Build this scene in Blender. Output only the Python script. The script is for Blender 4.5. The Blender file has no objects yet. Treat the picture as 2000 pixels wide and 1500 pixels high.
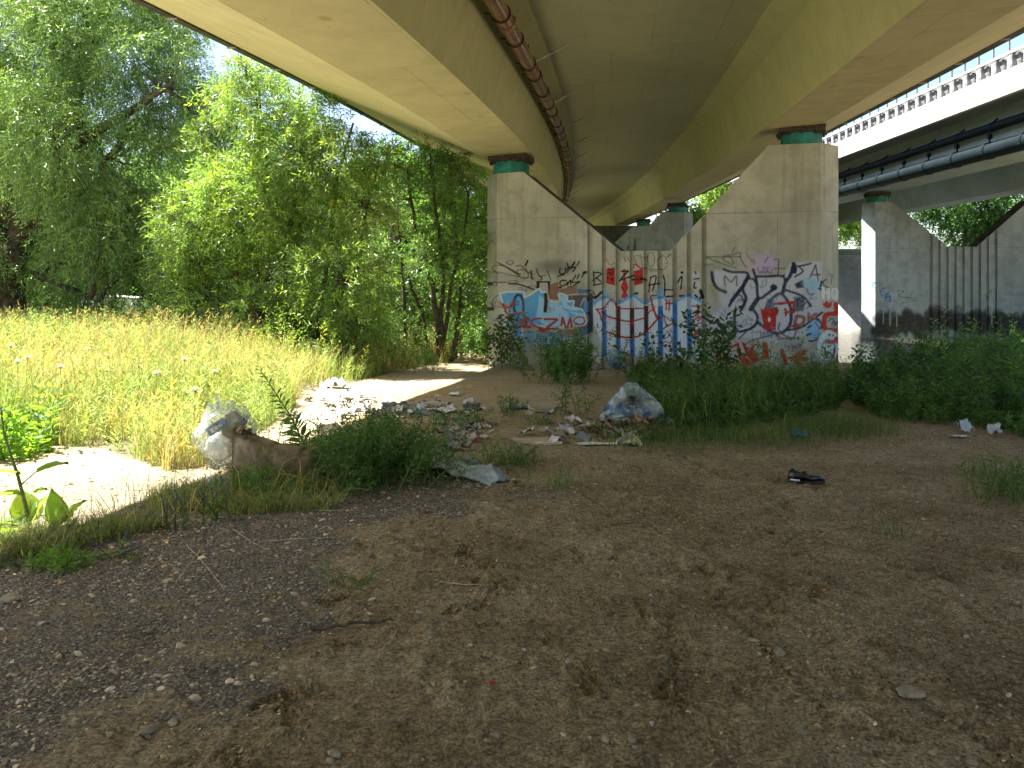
import bpy, math, random
import numpy as np
from mathutils import Vector, Matrix, Euler

random.seed(7)
RNG = np.random.default_rng(7)
SC = bpy.context.scene
COL = SC.collection
PI = math.pi

# ------------------------------------------------------------------ camera model used to measure the site
F, CX, HY, CZ = 1560.0, 1000.0, 560.0, 1.6      # focal length, centre column, horizon row (2000x1500 photo), eye height


def W(px, py, Y):
    """site point seen at (px, py) of the photo, Y metres away"""
    return np.array([(px - CX) / F * Y, Y, CZ - (py - HY) / F * Y])


# ------------------------------------------------------------------ noise
_P = RNG.permutation(256)
_R = RNG.random(256)


def vn3(p, seed=0):
    p = np.asarray(p, float)
    i = np.floor(p).astype(int)
    f = p - i
    u = f * f * (3 - 2 * f)
    r = 0
    for dx in (0, 1):
        for dy in (0, 1):
            for dz in (0, 1):
                h = _R[(_P[(_P[(i[..., 0] + dx + seed * 17) & 255] + i[..., 1] + dy) & 255] + i[..., 2] + dz) & 255]
                w = (u[..., 0] if dx else 1 - u[..., 0]) * (u[..., 1] if dy else 1 - u[..., 1]) * (u[..., 2] if dz else 1 - u[..., 2])
                r = r + h * w
    return r * 2 - 1


def vn2(x, y, scale, seed=0):
    x = np.asarray(x, float)
    y = np.asarray(y, float)
    return vn3(np.stack(np.broadcast_arrays(x / scale, y / scale, 0.37 + seed * 1.7), -1), seed)


def fbm2(x, y, scale, octaves=4, seed=0):
    a, r, s = 1.0, 0, scale
    for k in range(octaves):
        r = r + a * vn2(x, y, s, seed + k)
        a *= .5
        s *= .5
    return r


def ss(t):
    t = np.clip(t, 0, 1)
    return t * t * (3 - 2 * t)


# ------------------------------------------------------------------ ground heights
def gb(x, y):
    x = np.asarray(x, float)
    y = np.asarray(y, float)
    z = -.02 * np.minimum(np.maximum(y, -10), 22)
    z = z + .62 * ss((-x - 2.6) / 5.5) * ss((y - 8.5) / 7)
    river = ss((y - 24.3 + 3.4 * ss((x - 6.8) / 1.2) * (1 - ss((x - 10.3) / 1.6))) / 2.4) * ss((x - 1.5) / 3.5) * (1 - ss((y - 49) / 3))
    z = z - 1.7 * river
    bank = ss((y - 50) / 8) * ss((x + 2) / 8)
    z = z + 3.4 * bank + 1.6 * ss((y - 54) / 8) * ss((x + 6) / 8)
    z = z + .05 * vn2(x, y, 2.7, 3) * ss((y - 1) / 6)
    return z


def gp(px, py):
    """ground point seen at a photo pixel"""
    Y = 8.0
    for _ in range(25):
        X = (px - CX) / F * Y
        z = float(gb(X, Y))
        Yn = (CZ - z) * F / max(py - HY, 5)
        Y = .5 * Y + .5 * min(Yn, 60)
    X = (px - CX) / F * Y
    return np.array([X, Y, float(gb(X, Y))])


# ------------------------------------------------------------------ mesh building
class MB:
    def __init__(self):
        self.V, self.F, self.M, self.C, self.n = [], [], [], [], 0
        self.uv = None

    def add(self, V, Fc, mat=0, col=None):
        V = np.asarray(V, float).reshape(-1, 3)
        if isinstance(Fc, (list, tuple)) and len(Fc) and isinstance(Fc[0], np.ndarray) and Fc[0].ndim == 2:
            fl = Fc
        else:
            fl = [np.asarray(Fc, int)]
        for f in fl:
            self.F.append(f + self.n)
            self.M.append(np.full(len(f), mat, int))
        self.V.append(V)
        if col is None:
            col = np.ones((len(V), 4))
        else:
            col = np.asarray(col, float)
            if col.ndim == 1:
                col = np.tile(col, (len(V), 1))
            if col.shape[1] == 3:
                col = np.concatenate([col, np.ones((len(col), 1))], 1)
        self.C.append(col)
        self.n += len(V)

    def build(self, name, mats, parent=None, smooth=False, loc=None, color=True):
        V = np.concatenate(self.V) if self.V else np.zeros((0, 3))
        if loc is not None:
            V = V - np.asarray(loc, float)
        me = bpy.data.meshes.new(name)
        me.vertices.add(len(V))
        me.vertices.foreach_set('co', V.astype(np.float32).ravel())
        tot = np.concatenate([np.full(len(f), f.shape[1], int) for f in self.F])
        idx = np.concatenate([f.ravel() for f in self.F])
        st = np.concatenate([[0], np.cumsum(tot)[:-1]])
        me.loops.add(len(idx))
        me.loops.foreach_set('vertex_index', idx.astype(np.int32))
        me.polygons.add(len(tot))
        me.polygons.foreach_set('loop_start', st.astype(np.int32))
        me.polygons.foreach_set('material_index', np.concatenate(self.M).astype(np.int32))
        me.polygons.foreach_set('use_smooth', np.full(len(tot), bool(smooth)))
        me.update(calc_edges=True)
        me.validate()
        if color:
            at = me.color_attributes.new('tint', 'FLOAT_COLOR', 'POINT')
            at.data.foreach_set('color', np.concatenate(self.C).astype(np.float32).ravel())
        if self.uv is not None:
            u = me.uv_layers.new(name='UVMap')
            u.data.foreach_set('uv', self.uv[idx].astype(np.float32).ravel())
        for m in (mats if isinstance(mats, (list, tuple)) else [mats]):
            me.materials.append(m)
        o = bpy.data.objects.new(name, me)
        COL.objects.link(o)
        if loc is not None:
            o.location = Vector(loc)
        if parent is not None:
            o.parent = parent
            if loc is None:
                o.matrix_parent_inverse = Matrix.Translation(parent.location).inverted()
            else:
                o.location = Vector(loc) - parent.location
        return o


def tag(o, label, cat, group=None, kind=None):
    o['label'] = label
    o['category'] = cat
    if group:
        o['group'] = group
    if kind:
        o['kind'] = kind
    return o


def empty(name, loc, label, cat, group=None):
    o = bpy.data.objects.new(name, None)
    o.empty_display_size = .1
    COL.objects.link(o)
    o.location = Vector(loc)
    return tag(o, label, cat, group)


def grid_faces(nu, nv, wrap=False):
    i = np.arange(nu if wrap else nu - 1)
    j = np.arange(nv - 1)
    I, J = np.meshgrid(i, j, indexing='ij')
    I2 = (I + 1) % nu
    return np.stack([I * nv + J, I2 * nv + J, I2 * nv + J + 1, I * nv + J + 1], -1).reshape(-1, 4)


def box(mb, c, s, rz=0.0, mat=0, col=None, R=None, taper=1.0):
    x, y, z = np.asarray(s, float) / 2
    V = np.array([[-x, -y, -z], [x, -y, -z], [x, y, -z], [-x, y, -z], [-x * taper, -y * taper, z], [x * taper, -y * taper, z], [x * taper, y * taper, z], [-x * taper, y * taper, z]])
    if R is None:
        R = Matrix.Rotation(rz, 3, 'Z')
    V = V @ np.array(R).T + np.asarray(c, float)
    mb.add(V, [[0, 3, 2, 1], [4, 5, 6, 7], [0, 1, 5, 4], [1, 2, 6, 5], [2, 3, 7, 6], [3, 0, 4, 7]], mat, col)


def tube(mb, pts, r, sides=6, mat=0, col=None, cap=True):
    P = np.asarray(pts, float)
    n = len(P)
    r = np.broadcast_to(np.asarray(r, float), (n,))
    T = np.gradient(P, axis=0)
    T /= np.linalg.norm(T, axis=1)[:, None] + 1e-9
    up = np.array([0, 0, 1.0])
    if abs(T[:, 2]).mean() > .8:
        up = np.array([0, 1.0, 0])
    A = np.cross(T, up)
    A /= np.linalg.norm(A, axis=1)[:, None] + 1e-9
    B = np.cross(A, T)
    th = np.arange(sides) / sides * 2 * PI
    V = P[:, None] + r[:, None, None] * (A[:, None] * np.cos(th)[None, :, None] + B[:, None] * np.sin(th)[None, :, None])
    j = np.arange(sides)
    fs = []
    for i in range(n - 1):
        fs.append(np.stack([i * sides + j, i * sides + (j + 1) % sides, (i + 1) * sides + (j + 1) % sides, (i + 1) * sides + j], 1))
    fl = [np.concatenate(fs)]
    if cap:
        fl += [np.array([list(range(sides))[::-1]]), np.array([[(n - 1) * sides + k for k in range(sides)]])]
    mb.add(V.reshape(-1, 3), fl, mat, col)


def lump(mb, c, radii, amp=.2, freq=2.0, seed=0, nu=22, nv=14, mat=0, col=None, rz=0.0, crease=0.0, flat=None, fn=None):
    th = np.linspace(0, 2 * PI, nu, endpoint=False)
    ph = np.linspace(.02, PI - .02, nv)
    T, Ph = np.meshgrid(th, ph, indexing='ij')
    D = np.stack([np.cos(T) * np.sin(Ph), np.sin(T) * np.sin(Ph), np.cos(Ph)], -1)
    n = vn3(D * freq + seed * 3.1, seed) * amp + vn3(D * freq * 2.3 + seed * 5.7, seed + 3) * amp * .5
    if crease:
        n = n - crease * (1 - np.abs(vn3(D * freq * 1.7 + 11 + seed, seed + 5))) ** 4
        n = n + crease * .7 * (1 - np.abs(vn3(D * freq * 3.1 + 23 + seed, seed + 6))) ** 4
    V = D * (1 + n)[..., None] * np.asarray(radii)
    if fn is not None:
        V = fn(V)
    if flat is not None:
        V[..., 2] = np.maximum(V[..., 2], flat)
    V = V @ np.array(Matrix.Rotation(rz, 3, 'Z')).T + np.asarray(c, float)
    f = grid_faces(nu, nv, True)
    mb.add(V.reshape(-1, 3), [f[:, ::-1].copy(), np.array([[k * nv for k in range(nu)]]), np.array([[k * nv + nv - 1 for k in range(nu)][::-1]])], mat, col)


# ------------------------------------------------------------------ materials
def newmat(name):
    m = bpy.data.materials.new(name)
    m.use_nodes = True
    nt = m.node_tree
    nt.nodes.clear()
    out = nt.nodes.new('ShaderNodeOutputMaterial')
    return m, nt, out


def N(nt, t, **kw):
    n = nt.nodes.new(t)
    for k, v in kw.items():
        if k.startswith('i_'):
            n.inputs[k[2:].replace('_', ' ')].default_value = v
        else:
            setattr(n, k, v)
    return n


def L(nt, a, b):
    nt.links.new(a, b)


def noise(nt, vec, scale, detail=5, rough=.6):
    n = N(nt, 'ShaderNodeTexNoise')
    n.inputs['Scale'].default_value = scale
    n.inputs['Detail'].default_value = detail
    n.inputs['Roughness'].default_value = rough
    if vec is not None:
        L(nt, vec, n.inputs['Vector'])
    return n.outputs['Fac']


def ramp(nt, fac, stops):
    r = N(nt, 'ShaderNodeValToRGB')
    e = r.color_ramp.elements
    while len(e) < len(stops):
        e.new(.5)
    for k, (p, c) in enumerate(stops):
        e[k].position = p
        e[k].color = (*c, 1) if len(c) == 3 else c
    L(nt, fac, r.inputs[0])
    return r.outputs[0]


def mix(nt, fac, a, b, mode='MIX'):
    m = N(nt, 'ShaderNodeMix', data_type='RGBA', blend_type=mode)
    for v, k in ((fac, 0), (a, 6), (b, 7)):
        if hasattr(v, 'is_linked'):
            L(nt, v, m.inputs[k])
        else:
            m.inputs[k].default_value = v if k == 0 else (*v, 1)[:4]
    return m.outputs[2]


def math_(nt, op, a, b=None, clamp=False):
    m = N(nt, 'ShaderNodeMath', operation=op, use_clamp=clamp)
    for v, k in ((a, 0), (b, 1)):
        if v is None:
            continue
        if hasattr(v, 'is_linked'):
            L(nt, v, m.inputs[k])
        else:
            m.inputs[k].default_value = v
    return m.outputs[0]


def bump(nt, h, strength, dist):
    b = N(nt, 'ShaderNodeBump')
    b.inputs['Strength'].default_value = strength
    b.inputs['Distance'].default_value = dist
    L(nt, h, b.inputs['Height'])
    return b.outputs['Normal']


def pbsdf(nt, out, color, rough=.8, normal=None, metallic=0.0, spec=.3):
    p = N(nt, 'ShaderNodeBsdfPrincipled')
    if hasattr(color, 'is_linked'):
        L(nt, color, p.inputs['Base Color'])
    else:
        p.inputs['Base Color'].default_value = (*color, 1)
    if hasattr(rough, 'is_linked'):
        L(nt, rough, p.inputs['Roughness'])
    else:
        p.inputs['Roughness'].default_value = rough
    p.inputs['Metallic'].default_value = metallic
    p.inputs['Specular IOR Level'].default_value = spec
    if normal is not None:
        L(nt, normal, p.inputs['Normal'])
    if out is not None:
        L(nt, p.outputs[0], out.inputs['Surface'])
    return p


def objvec(nt):
    return N(nt, 'ShaderNodeTexCoord').outputs['Object']


def plain(name, color, rough=.7, var=.25, scale=8.0, bmp=.0, metallic=0.0, spec=.3, tint=False):
    m, nt, out = newmat(name)
    v = objvec(nt)
    nz = noise(nt, v, scale, 6)
    dark = tuple(c * (1 - var) for c in color)
    lite = tuple(min(1, c * (1 + var)) for c in color)
    c = ramp(nt, nz, [(.38, dark), (.62, lite)])
    if tint:
        a = N(nt, 'ShaderNodeAttribute', attribute_name='tint')
        c = mix(nt, 1.0, c, a.outputs['Color'], 'MULTIPLY')
    nrm = bump(nt, noise(nt, v, scale * 3, 4), bmp, .02) if bmp else None
    pbsdf(nt, out, c, rough, nrm, metallic, spec)
    return m


def concrete(name, base, panel=(2.4, 1.2), joint=.55, stain=.5, paint=False, uvs=True, spots=False, streak=True, green=0.0, rough=.85, spec=.25):
    m, nt, out = newmat(name)
    tc = N(nt, 'ShaderNodeTexCoord')
    uv = tc.outputs['UV'] if uvs else tc.outputs['Object']
    ob = tc.outputs['Object']
    big = noise(nt, ob, .35, 5)
    mid = noise(nt, ob, 2.2, 8, .65)
    fine = noise(nt, ob, 30, 6, .7)
    lo, hi = (.80, 1.13) if streak else (.92, 1.05)
    c = ramp(nt, mid, [(.38, tuple(k * lo for k in base)), (.5, base), (.62, tuple(min(1, k * hi) for k in base))])
    c = mix(nt, math_(nt, 'MULTIPLY', ramp(nt, big, [(.46, (0, 0, 0)), (.6, (1, 1, 1))]), stain), c, (base[0] * .62, base[1] * .64, base[2] * .6))
    if streak:
        mp = N(nt, 'ShaderNodeMapping')
        mp.inputs['Scale'].default_value = (5.0, 5.0, .35)
        L(nt, ob, mp.inputs['Vector'])
        st = noise(nt, mp.outputs[0], 1.0, 6, .7)
        c = mix(nt, math_(nt, 'MULTIPLY', ramp(nt, st, [(.5, (0, 0, 0)), (.64, (1, 1, 1))]), stain * .8), c, (base[0] * .5, base[1] * .48, base[2] * .42))
    # formwork joints
    bt = N(nt, 'ShaderNodeTexBrick')
    bt.offset = 0.37
    bt.inputs['Scale'].default_value = 1.0
    bt.inputs['Brick Width'].default_value = panel[0]
    bt.inputs['Row Height'].default_value = panel[1]
    bt.inputs['Mortar Size'].default_value = .012
    bt.inputs['Mortar Smooth'].default_value = .3
    bt.inputs['Color1'].default_value = (1, 1, 1, 1)
    bt.inputs['Color2'].default_value = (.9, .9, .89, 1)
    bt.inputs['Mortar'].default_value = (.32, .3, .27, 1)
    L(nt, uv, bt.inputs['Vector'])
    jn = math_(nt, 'MULTIPLY', ramp(nt, noise(nt, ob, .9, 3), [(.35, (.15, .15, .15)), (.62, (1, 1, 1))]), joint)
    c = mix(nt, jn, c, bt.outputs['Color'], 'MULTIPLY')
    # pores and small stains
    vo = N(nt, 'ShaderNodeTexVoronoi')
    vo.inputs['Scale'].default_value = 3.2
    L(nt, ob, vo.inputs['Vector'])
    pore = math_(nt, 'LESS_THAN', vo.outputs['Distance'], .045)
    c = mix(nt, math_(nt, 'MULTIPLY', pore, .6), c, (.08, .07, .06))
    if spots:
        mp = N(nt, 'ShaderNodeMapping')
        mp.inputs['Scale'].default_value = (1.15, .8, 1)
        L(nt, uv, mp.inputs['Vector'])
        v2 = N(nt, 'ShaderNodeTexVoronoi')
        v2.inputs['Scale'].default_value = 1.0
        L(nt, mp.outputs[0], v2.inputs['Vector'])
        dd = math_(nt, 'ADD', v2.outputs['Distance'], math_(nt, 'MULTIPLY', noise(nt, ob, 9, 3), .06))
        sp = ramp(nt, dd, [(.085, (1, 1, 1)), (.125, (0, 0, 0))])
        c = mix(nt, math_(nt, 'MULTIPLY', sp, .5), c, (base[0] * .55, base[1] * .47, base[2] * .3))
    if green:
        gr = ramp(nt, noise(nt, ob, .8, 5), [(.45, (0, 0, 0)), (.7, (1, 1, 1))])
        c = mix(nt, math_(nt, 'MULTIPLY', gr, green), c, (base[0] * .7, base[1] * .8, base[2] * .62))
    if paint:
        a = N(nt, 'ShaderNodeAttribute', attribute_name='tint')
        wear = ramp(nt, noise(nt, ob, 16, 8, .75), [(.38, (.72, .72, .72)), (.47, (.99, .99, .99))])
        c = mix(nt, math_(nt, 'MULTIPLY', a.outputs['Alpha'], wear), c, a.outputs['Color'])
    h = math_(nt, 'ADD', math_(nt, 'MULTIPLY', fine, .5), mid)
    pbsdf(nt, out, c, rough, bump(nt, h, .25, .02), 0, spec)
    return m


def leafmat(name, col, trans, tw=.5, var=.35, gloss=.38, spec=.35):
    m, nt, out = newmat(name)
    a = N(nt, 'ShaderNodeAttribute', attribute_name='tint')
    c = mix(nt, 1.0, col, a.outputs['Color'], 'MULTIPLY')
    t = mix(nt, 1.0, trans, a.outputs['Color'], 'MULTIPLY')
    p = pbsdf(nt, None, c, gloss, None, 0, spec)
    tr = N(nt, 'ShaderNodeBsdfTranslucent')
    L(nt, t, tr.inputs['Color'])
    ms = N(nt, 'ShaderNodeMixShader')
    ms.inputs[0].default_value = tw
    L(nt, p.outputs[0], ms.inputs[1])
    L(nt, tr.outputs[0], ms.inputs[2])
    L(nt, ms.outputs[0], out.inputs['Surface'])
    return m


def plastic_film(name, col, opacity=.45, rough=.25):
    m, nt, out = newmat(name)
    v = objvec(nt)
    cr = noise(nt, v, 7, 3, .55)
    d = N(nt, 'ShaderNodeBsdfDiffuse')
    d.inputs['Color'].default_value = (*col, 1)
    t = N(nt, 'ShaderNodeBsdfTranslucent')
    t.inputs['Color'].default_value = (*col, 1)
    m1 = N(nt, 'ShaderNodeMixShader')
    m1.inputs[0].default_value = .45
    L(nt, d.outputs[0], m1.inputs[1])
    L(nt, t.outputs[0], m1.inputs[2])
    g = N(nt, 'ShaderNodeBsdfGlossy')
    g.inputs['Roughness'].default_value = rough
    L(nt, bump(nt, cr, .8, .03), g.inputs['Normal'])
    m2 = N(nt, 'ShaderNodeMixShader')
    m2.inputs[0].default_value = .16
    L(nt, m1.outputs[0], m2.inputs[1])
    L(nt, g.outputs[0], m2.inputs[2])
    tp = N(nt, 'ShaderNodeBsdfTransparent')
    tp.inputs['Color'].default_value = (.9, .93, .93, 1)
    m3 = N(nt, 'ShaderNodeMixShader')
    lw = N(nt, 'ShaderNodeLayerWeight')
    lw.inputs['Blend'].default_value = .35
    f = math_(nt, 'ADD', ramp(nt, cr, [(.4, (opacity * .4,) * 3), (.5, (opacity,) * 3), (.6, (min(1, opacity * 2.4),) * 3)]), math_(nt, 'MULTIPLY', lw.outputs['Facing'], .38), True)
    L(nt, f, m3.inputs[0])
    L(nt, tp.outputs[0], m3.inputs[1])
    L(nt, m2.outputs[0], m3.inputs[2])
    L(nt, m3.outputs[0], out.inputs['Surface'])
    return m


M = {}
M['soffit'] = concrete('soffit_concrete', (.60, .555, .345), (1.2, 4.8), .5, .12, spots=True, streak=False, green=.2)
M['girder'] = concrete('girder_concrete', (.46, .465, .275), (6.0, 1.2), .35, .16, streak=False, green=.3)
M['ceil'] = concrete('slab_concrete', (.47, .47, .30), (1.25, 3.2), .7, .25, streak=False, green=.3, rough=.42, spec=.6)
M['pier'] = concrete('pier_concrete', (.45, .46, .40), (2.7, 3.3), .6, .5, paint=True)
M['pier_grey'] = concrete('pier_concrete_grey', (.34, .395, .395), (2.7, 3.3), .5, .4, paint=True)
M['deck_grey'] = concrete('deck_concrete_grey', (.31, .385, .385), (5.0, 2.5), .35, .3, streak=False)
M['fascia'] = concrete('fascia_concrete', (.60, .60, .57), (3.0, 4.0), .3, .2, streak=True)
M['coping'] = plain('stained_coping', (.09, .082, .065), .95, .5, 3, .4)
M['wall_dark'] = concrete('shaded_abutment_concrete', (.17, .17, .145), (1.6, 1.2), .7, .6)  # bank concrete darkened: the shade under the far deck is in this colour
M['wallc'] = concrete('bank_concrete', (.42, .41, .37), (1.6, 1.2), .7, .6)
M['drip'] = plain('dark_drip_steel', (.07, .075, .065), .7, .3, 5)
M['teal'] = plain('teal_paint', (.02, .19, .17), .55, .3, 4, .1)
M['teal_pipe'] = plain('teal_pipe_paint', (.004, .011, .0135), .6, .35, 3, 0, 0, .2)
M['rust'] = plain('rusty_plate', (.055, .046, .038), .85, .45, 9, .3)
M['steel'] = plain('galvanised_steel', (.34, .34, .31), .55, .3, 6, 0, .3)
M['dark'] = plain('dark_steel', (.035, .032, .028), .6, .3, 9)
M['panel_dark'] = plain('barrier_panel', (.16, .16, .16), .5, .3, 5)
M['panel_white'] = plain('barrier_frame', (.62, .63, .62), .5, .15, 3)
M['bark'] = plain('bark', (.085, .066, .045), .95, .5, 6, 1.0)
M['bark_thin'] = plain('stem_bark', (.075, .062, .045), .9, .4, 12, .5)
M['stalk'] = plain('green_stalk', (.10, .14, .04), .7, .3, 12)
M['dry'] = plain('dry_stalk', (.40, .35, .24), .8, .25, 15)
M['stick'] = plain('dead_stick', (.09, .07, .05), .9, .4, 20, .4)


def copper():
    m, nt, out = newmat('brown_pipe')
    v = objvec(nt)
    c = ramp(nt, noise(nt, v, 1.3, 5), [(.35, (.13, .055, .022)), (.6, (.24, .105, .04)), (.8, (.30, .17, .09))])
    pbsdf(nt, out, c, .22, None, 0, .6)
    return m


M['copper'] = copper()
M['leaf_willow'] = leafmat('willow_leaf', (.135, .215, .07), (.30, .48, .085), .38, gloss=.3, spec=.5)
M['leaf_bush'] = leafmat('thicket_leaf', (.135, .21, .055), (.34, .54, .065), .38, gloss=.3, spec=.55)
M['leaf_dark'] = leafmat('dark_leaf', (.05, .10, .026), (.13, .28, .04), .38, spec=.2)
M['leaf_weed'] = leafmat('weed_leaf', (.06, .115, .032), (.15, .29, .045), .38, gloss=.42, spec=.3)
M['leaf_big'] = leafmat('broad_leaf', (.09, .17, .04), (.36, .55, .05), .5, gloss=.5)
M['grass'] = leafmat('grass_blade', (.36, .345, .195), (.37, .365, .165), .36, gloss=.6, spec=.2)
M['grass_shade'] = leafmat('green_grass_blade', (.10, .15, .045), (.2, .32, .06), .4, gloss=.6, spec=.2)
M['petal'] = leafmat('white_petal', (.75, .76, .7), (.6, .62, .5), .4, gloss=.7)
M['blue_petal'] = leafmat('blue_petal', (.15, .18, .30), (.12, .15, .28), .3, gloss=.7)
M['film'] = plastic_film('clear_film', (.62, .68, .68), .2)
M['film_blue'] = plastic_film('bluish_film', (.50, .62, .65), .24)
M['paper_sack'] = plain('brown_paper_sack', (.165, .135, .082), .75, .4, 6, 1.0)
M['paper'] = plain('white_paper', (.66, .66, .64), .75, .12, 6, .3, tint=True)
M['card'] = plain('cardboard', (.40, .34, .25), .85, .2, 4, .2, tint=True)
M['blue_plastic'] = plain('blue_plastic', (.12, .22, .36), .4, .3, 6, .5, tint=True)
M['cloth'] = plain('grey_cloth', (.24, .275, .29), .9, .25, 14, .6, tint=True)
M['black_plastic'] = plain('black_plastic', (.012, .014, .018), .22, .4, 9, .5, spec=.6)
M['rubble'] = plain('mixed_rubble', (.20, .15, .11), .95, .5, 18, .5, tint=True)
M['stone'] = plain('grey_stone', (.30, .275, .22), .85, .3, 14, .3, tint=True)
M['red'] = plain('red_plastic', (.42, .05, .035), .5, .2, 6)


def ground_mat():
    m, nt, out = newmat('ground_dirt')
    v = objvec(nt)
    a = N(nt, 'ShaderNodeAttribute', attribute_name='tint')
    sep = N(nt, 'ShaderNodeSeparateColor')
    L(nt, a.outputs['Color'], sep.inputs[0])
    n1 = noise(nt, v, 1.1, 8, .65)
    n2 = noise(nt, v, 9, 8, .7)
    n3 = noise(nt, v, 70, 5, .7)
    n4 = noise(nt, v, 24, 8, .75)
    dirt = ramp(nt, n1, [(.38, (.246, .193, .116)), (.5, (.298, .238, .147)), (.62, (.352, .292, .190))])
    dirt = mix(nt, .35, dirt, ramp(nt, n2, [(.36, (.42, .38, .34)), (.5, (1, 1, 1)), (.64, (1.35, 1.32, 1.25))]), 'MULTIPLY')
    dirt = mix(nt, .8, dirt, ramp(nt, n4, [(.36, (.45, .42, .39)), (.46, (.97, .97, .97)), (.62, (1.4, 1.38, 1.34))]), 'MULTIPLY')
    dirt = mix(nt, .8, dirt, ramp(nt, n3, [(.36, (.3, .27, .24)), (.5, (1, 1, 1)), (.63, (1.7, 1.68, 1.6))]), 'MULTIPLY')
    vo = N(nt, 'ShaderNodeTexVoronoi')
    vo.inputs['Scale'].default_value = 62
    L(nt, v, vo.inputs['Vector'])
    gcol = ramp(nt, vo.outputs['Color'], [(.1, (.20, .18, .14)), (.5, (.32, .295, .235)), (.9, (.46, .43, .36))])
    gcol = mix(nt, .75, gcol, ramp(nt, vo.outputs['Distance'], [(.1, (1.15, 1.15, 1.15)), (.6, (.22, .2, .18))]), 'MULTIPLY')
    gm = ramp(nt, math_(nt, 'ADD', sep.outputs[0], math_(nt, 'MULTIPLY', math_(nt, 'SUBTRACT', n2, .5), 1.8)), [(.42, (0, 0, 0)), (.66, (1, 1, 1))])
    c = mix(nt, gm, dirt, gcol)
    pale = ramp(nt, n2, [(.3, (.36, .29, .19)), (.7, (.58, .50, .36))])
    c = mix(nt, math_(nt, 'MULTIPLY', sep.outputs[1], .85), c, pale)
    c = mix(nt, math_(nt, 'MULTIPLY', sep.outputs[2], .8), c, ramp(nt, n2, [(.3, (.06, .075, .03)), (.7, (.15, .15, .07))]))
    h = math_(nt, 'ADD', math_(nt, 'ADD', n4, math_(nt, 'MULTIPLY', n3, .5)), math_(nt, 'ADD', n2, math_(nt, 'MULTIPLY', gm, math_(nt, 'SUBTRACT', .6, vo.outputs['Distance']))))
    pbsdf(nt, out, c, .95, bump(nt, h, 1.0, .03), 0, .12)
    return m


def water_mat():
    m, nt, out = newmat('river_water')
    v = objvec(nt)
    mp = N(nt, 'ShaderNodeMapping')
    mp.inputs['Scale'].default_value = (.5, 1.4, 1)
    L(nt, v, mp.inputs['Vector'])
    p = pbsdf(nt, out, (.05, .045, .025), .06, bump(nt, noise(nt, mp.outputs[0], 3.0, 4, .6), .35, .15), 0, .6)
    return m


def stonewall_mat():
    m, nt, out = newmat('whitewashed_masonry')
    tc = N(nt, 'ShaderNodeTexCoord')
    bt = N(nt, 'ShaderNodeTexBrick')
    bt.inputs['Scale'].default_value = 1
    bt.inputs['Brick Width'].default_value = .5
    bt.inputs['Row Height'].default_value = .2
    bt.inputs['Mortar Size'].default_value = .018
    bt.inputs['Color1'].default_value = (.7, .68, .64, 1)
    bt.inputs['Color2'].default_value = (.58, .57, .54, 1)
    bt.inputs['Mortar'].default_value = (.2, .19, .17, 1)
    L(nt, tc.outputs['UV'], bt.inputs['Vector'])
    pbsdf(nt, out, bt.outputs['Color'], .9)
    return m


M['ground'] = ground_mat()
M['water'] = water_mat()
M['masonry'] = stonewall_mat()

# ------------------------------------------------------------------ zones of the ground, measured on the photo
MEADOW = [gp(*q)[:2] for q in ((-420, 905), (60, 866), (215, 880), (320, 925), (430, 905), (500, 850), (575, 800), (590, 765), (680, 748), (780, 724), (880, 708))]
MEADOW += [np.array([-1.6, 23.0]), np.array([-2.0, 40.0]), np.array([-45.0, 40.0]), np.array([-45, 9.0])]
MEADOW = np.array(MEADOW)


def inpoly(x, y, P):
    x = np.asarray(x, float)
    y = np.asarray(y, float)
    r = np.zeros(np.broadcast(x, y).shape, bool)
    n = len(P)
    for i in range(n):
        x1, y1 = P[i][0], P[i][1]
        x2, y2 = P[(i + 1) % n][0], P[(i + 1) % n][1]
        c = ((y1 > y) != (y2 > y)) & (x < (x2 - x1) * (y - y1) / (y2 - y1 + 1e-12) + x1)
        r ^= c
    return r


def gravel_mask(x, y):
    """grey gravel fan: left of a line running from the lower left to the bend of the path"""
    d = x - np.interp(y, [2.3, 2.6, 3.0, 3.4, 5.7, 7.0, 8.0], [-2.1, -1.75, -1.1, -.72, -.55, .15, .7])      # metres right of the fan's edge
    m = ss((-d + .35) / 1.0 + .45 * fbm2(x, y, .8, 3, 77)) * ss((8.2 - y) / 1.5)
    m = m * (.7 + .3 * ss(fbm2(x + .3 * y, y * 2.2, 1.1, 3, 87) * 1.2 + .62))
    m2 = ss(1 - np.hypot((x - .1) / 1.3, (y - 6.7) / .9)) * .6
    return np.clip(np.maximum(m * .92, m2), 0, 1)


SUNLINE = np.array([gp(200, 1010)[:2], gp(920, 725)[:2]])


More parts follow.
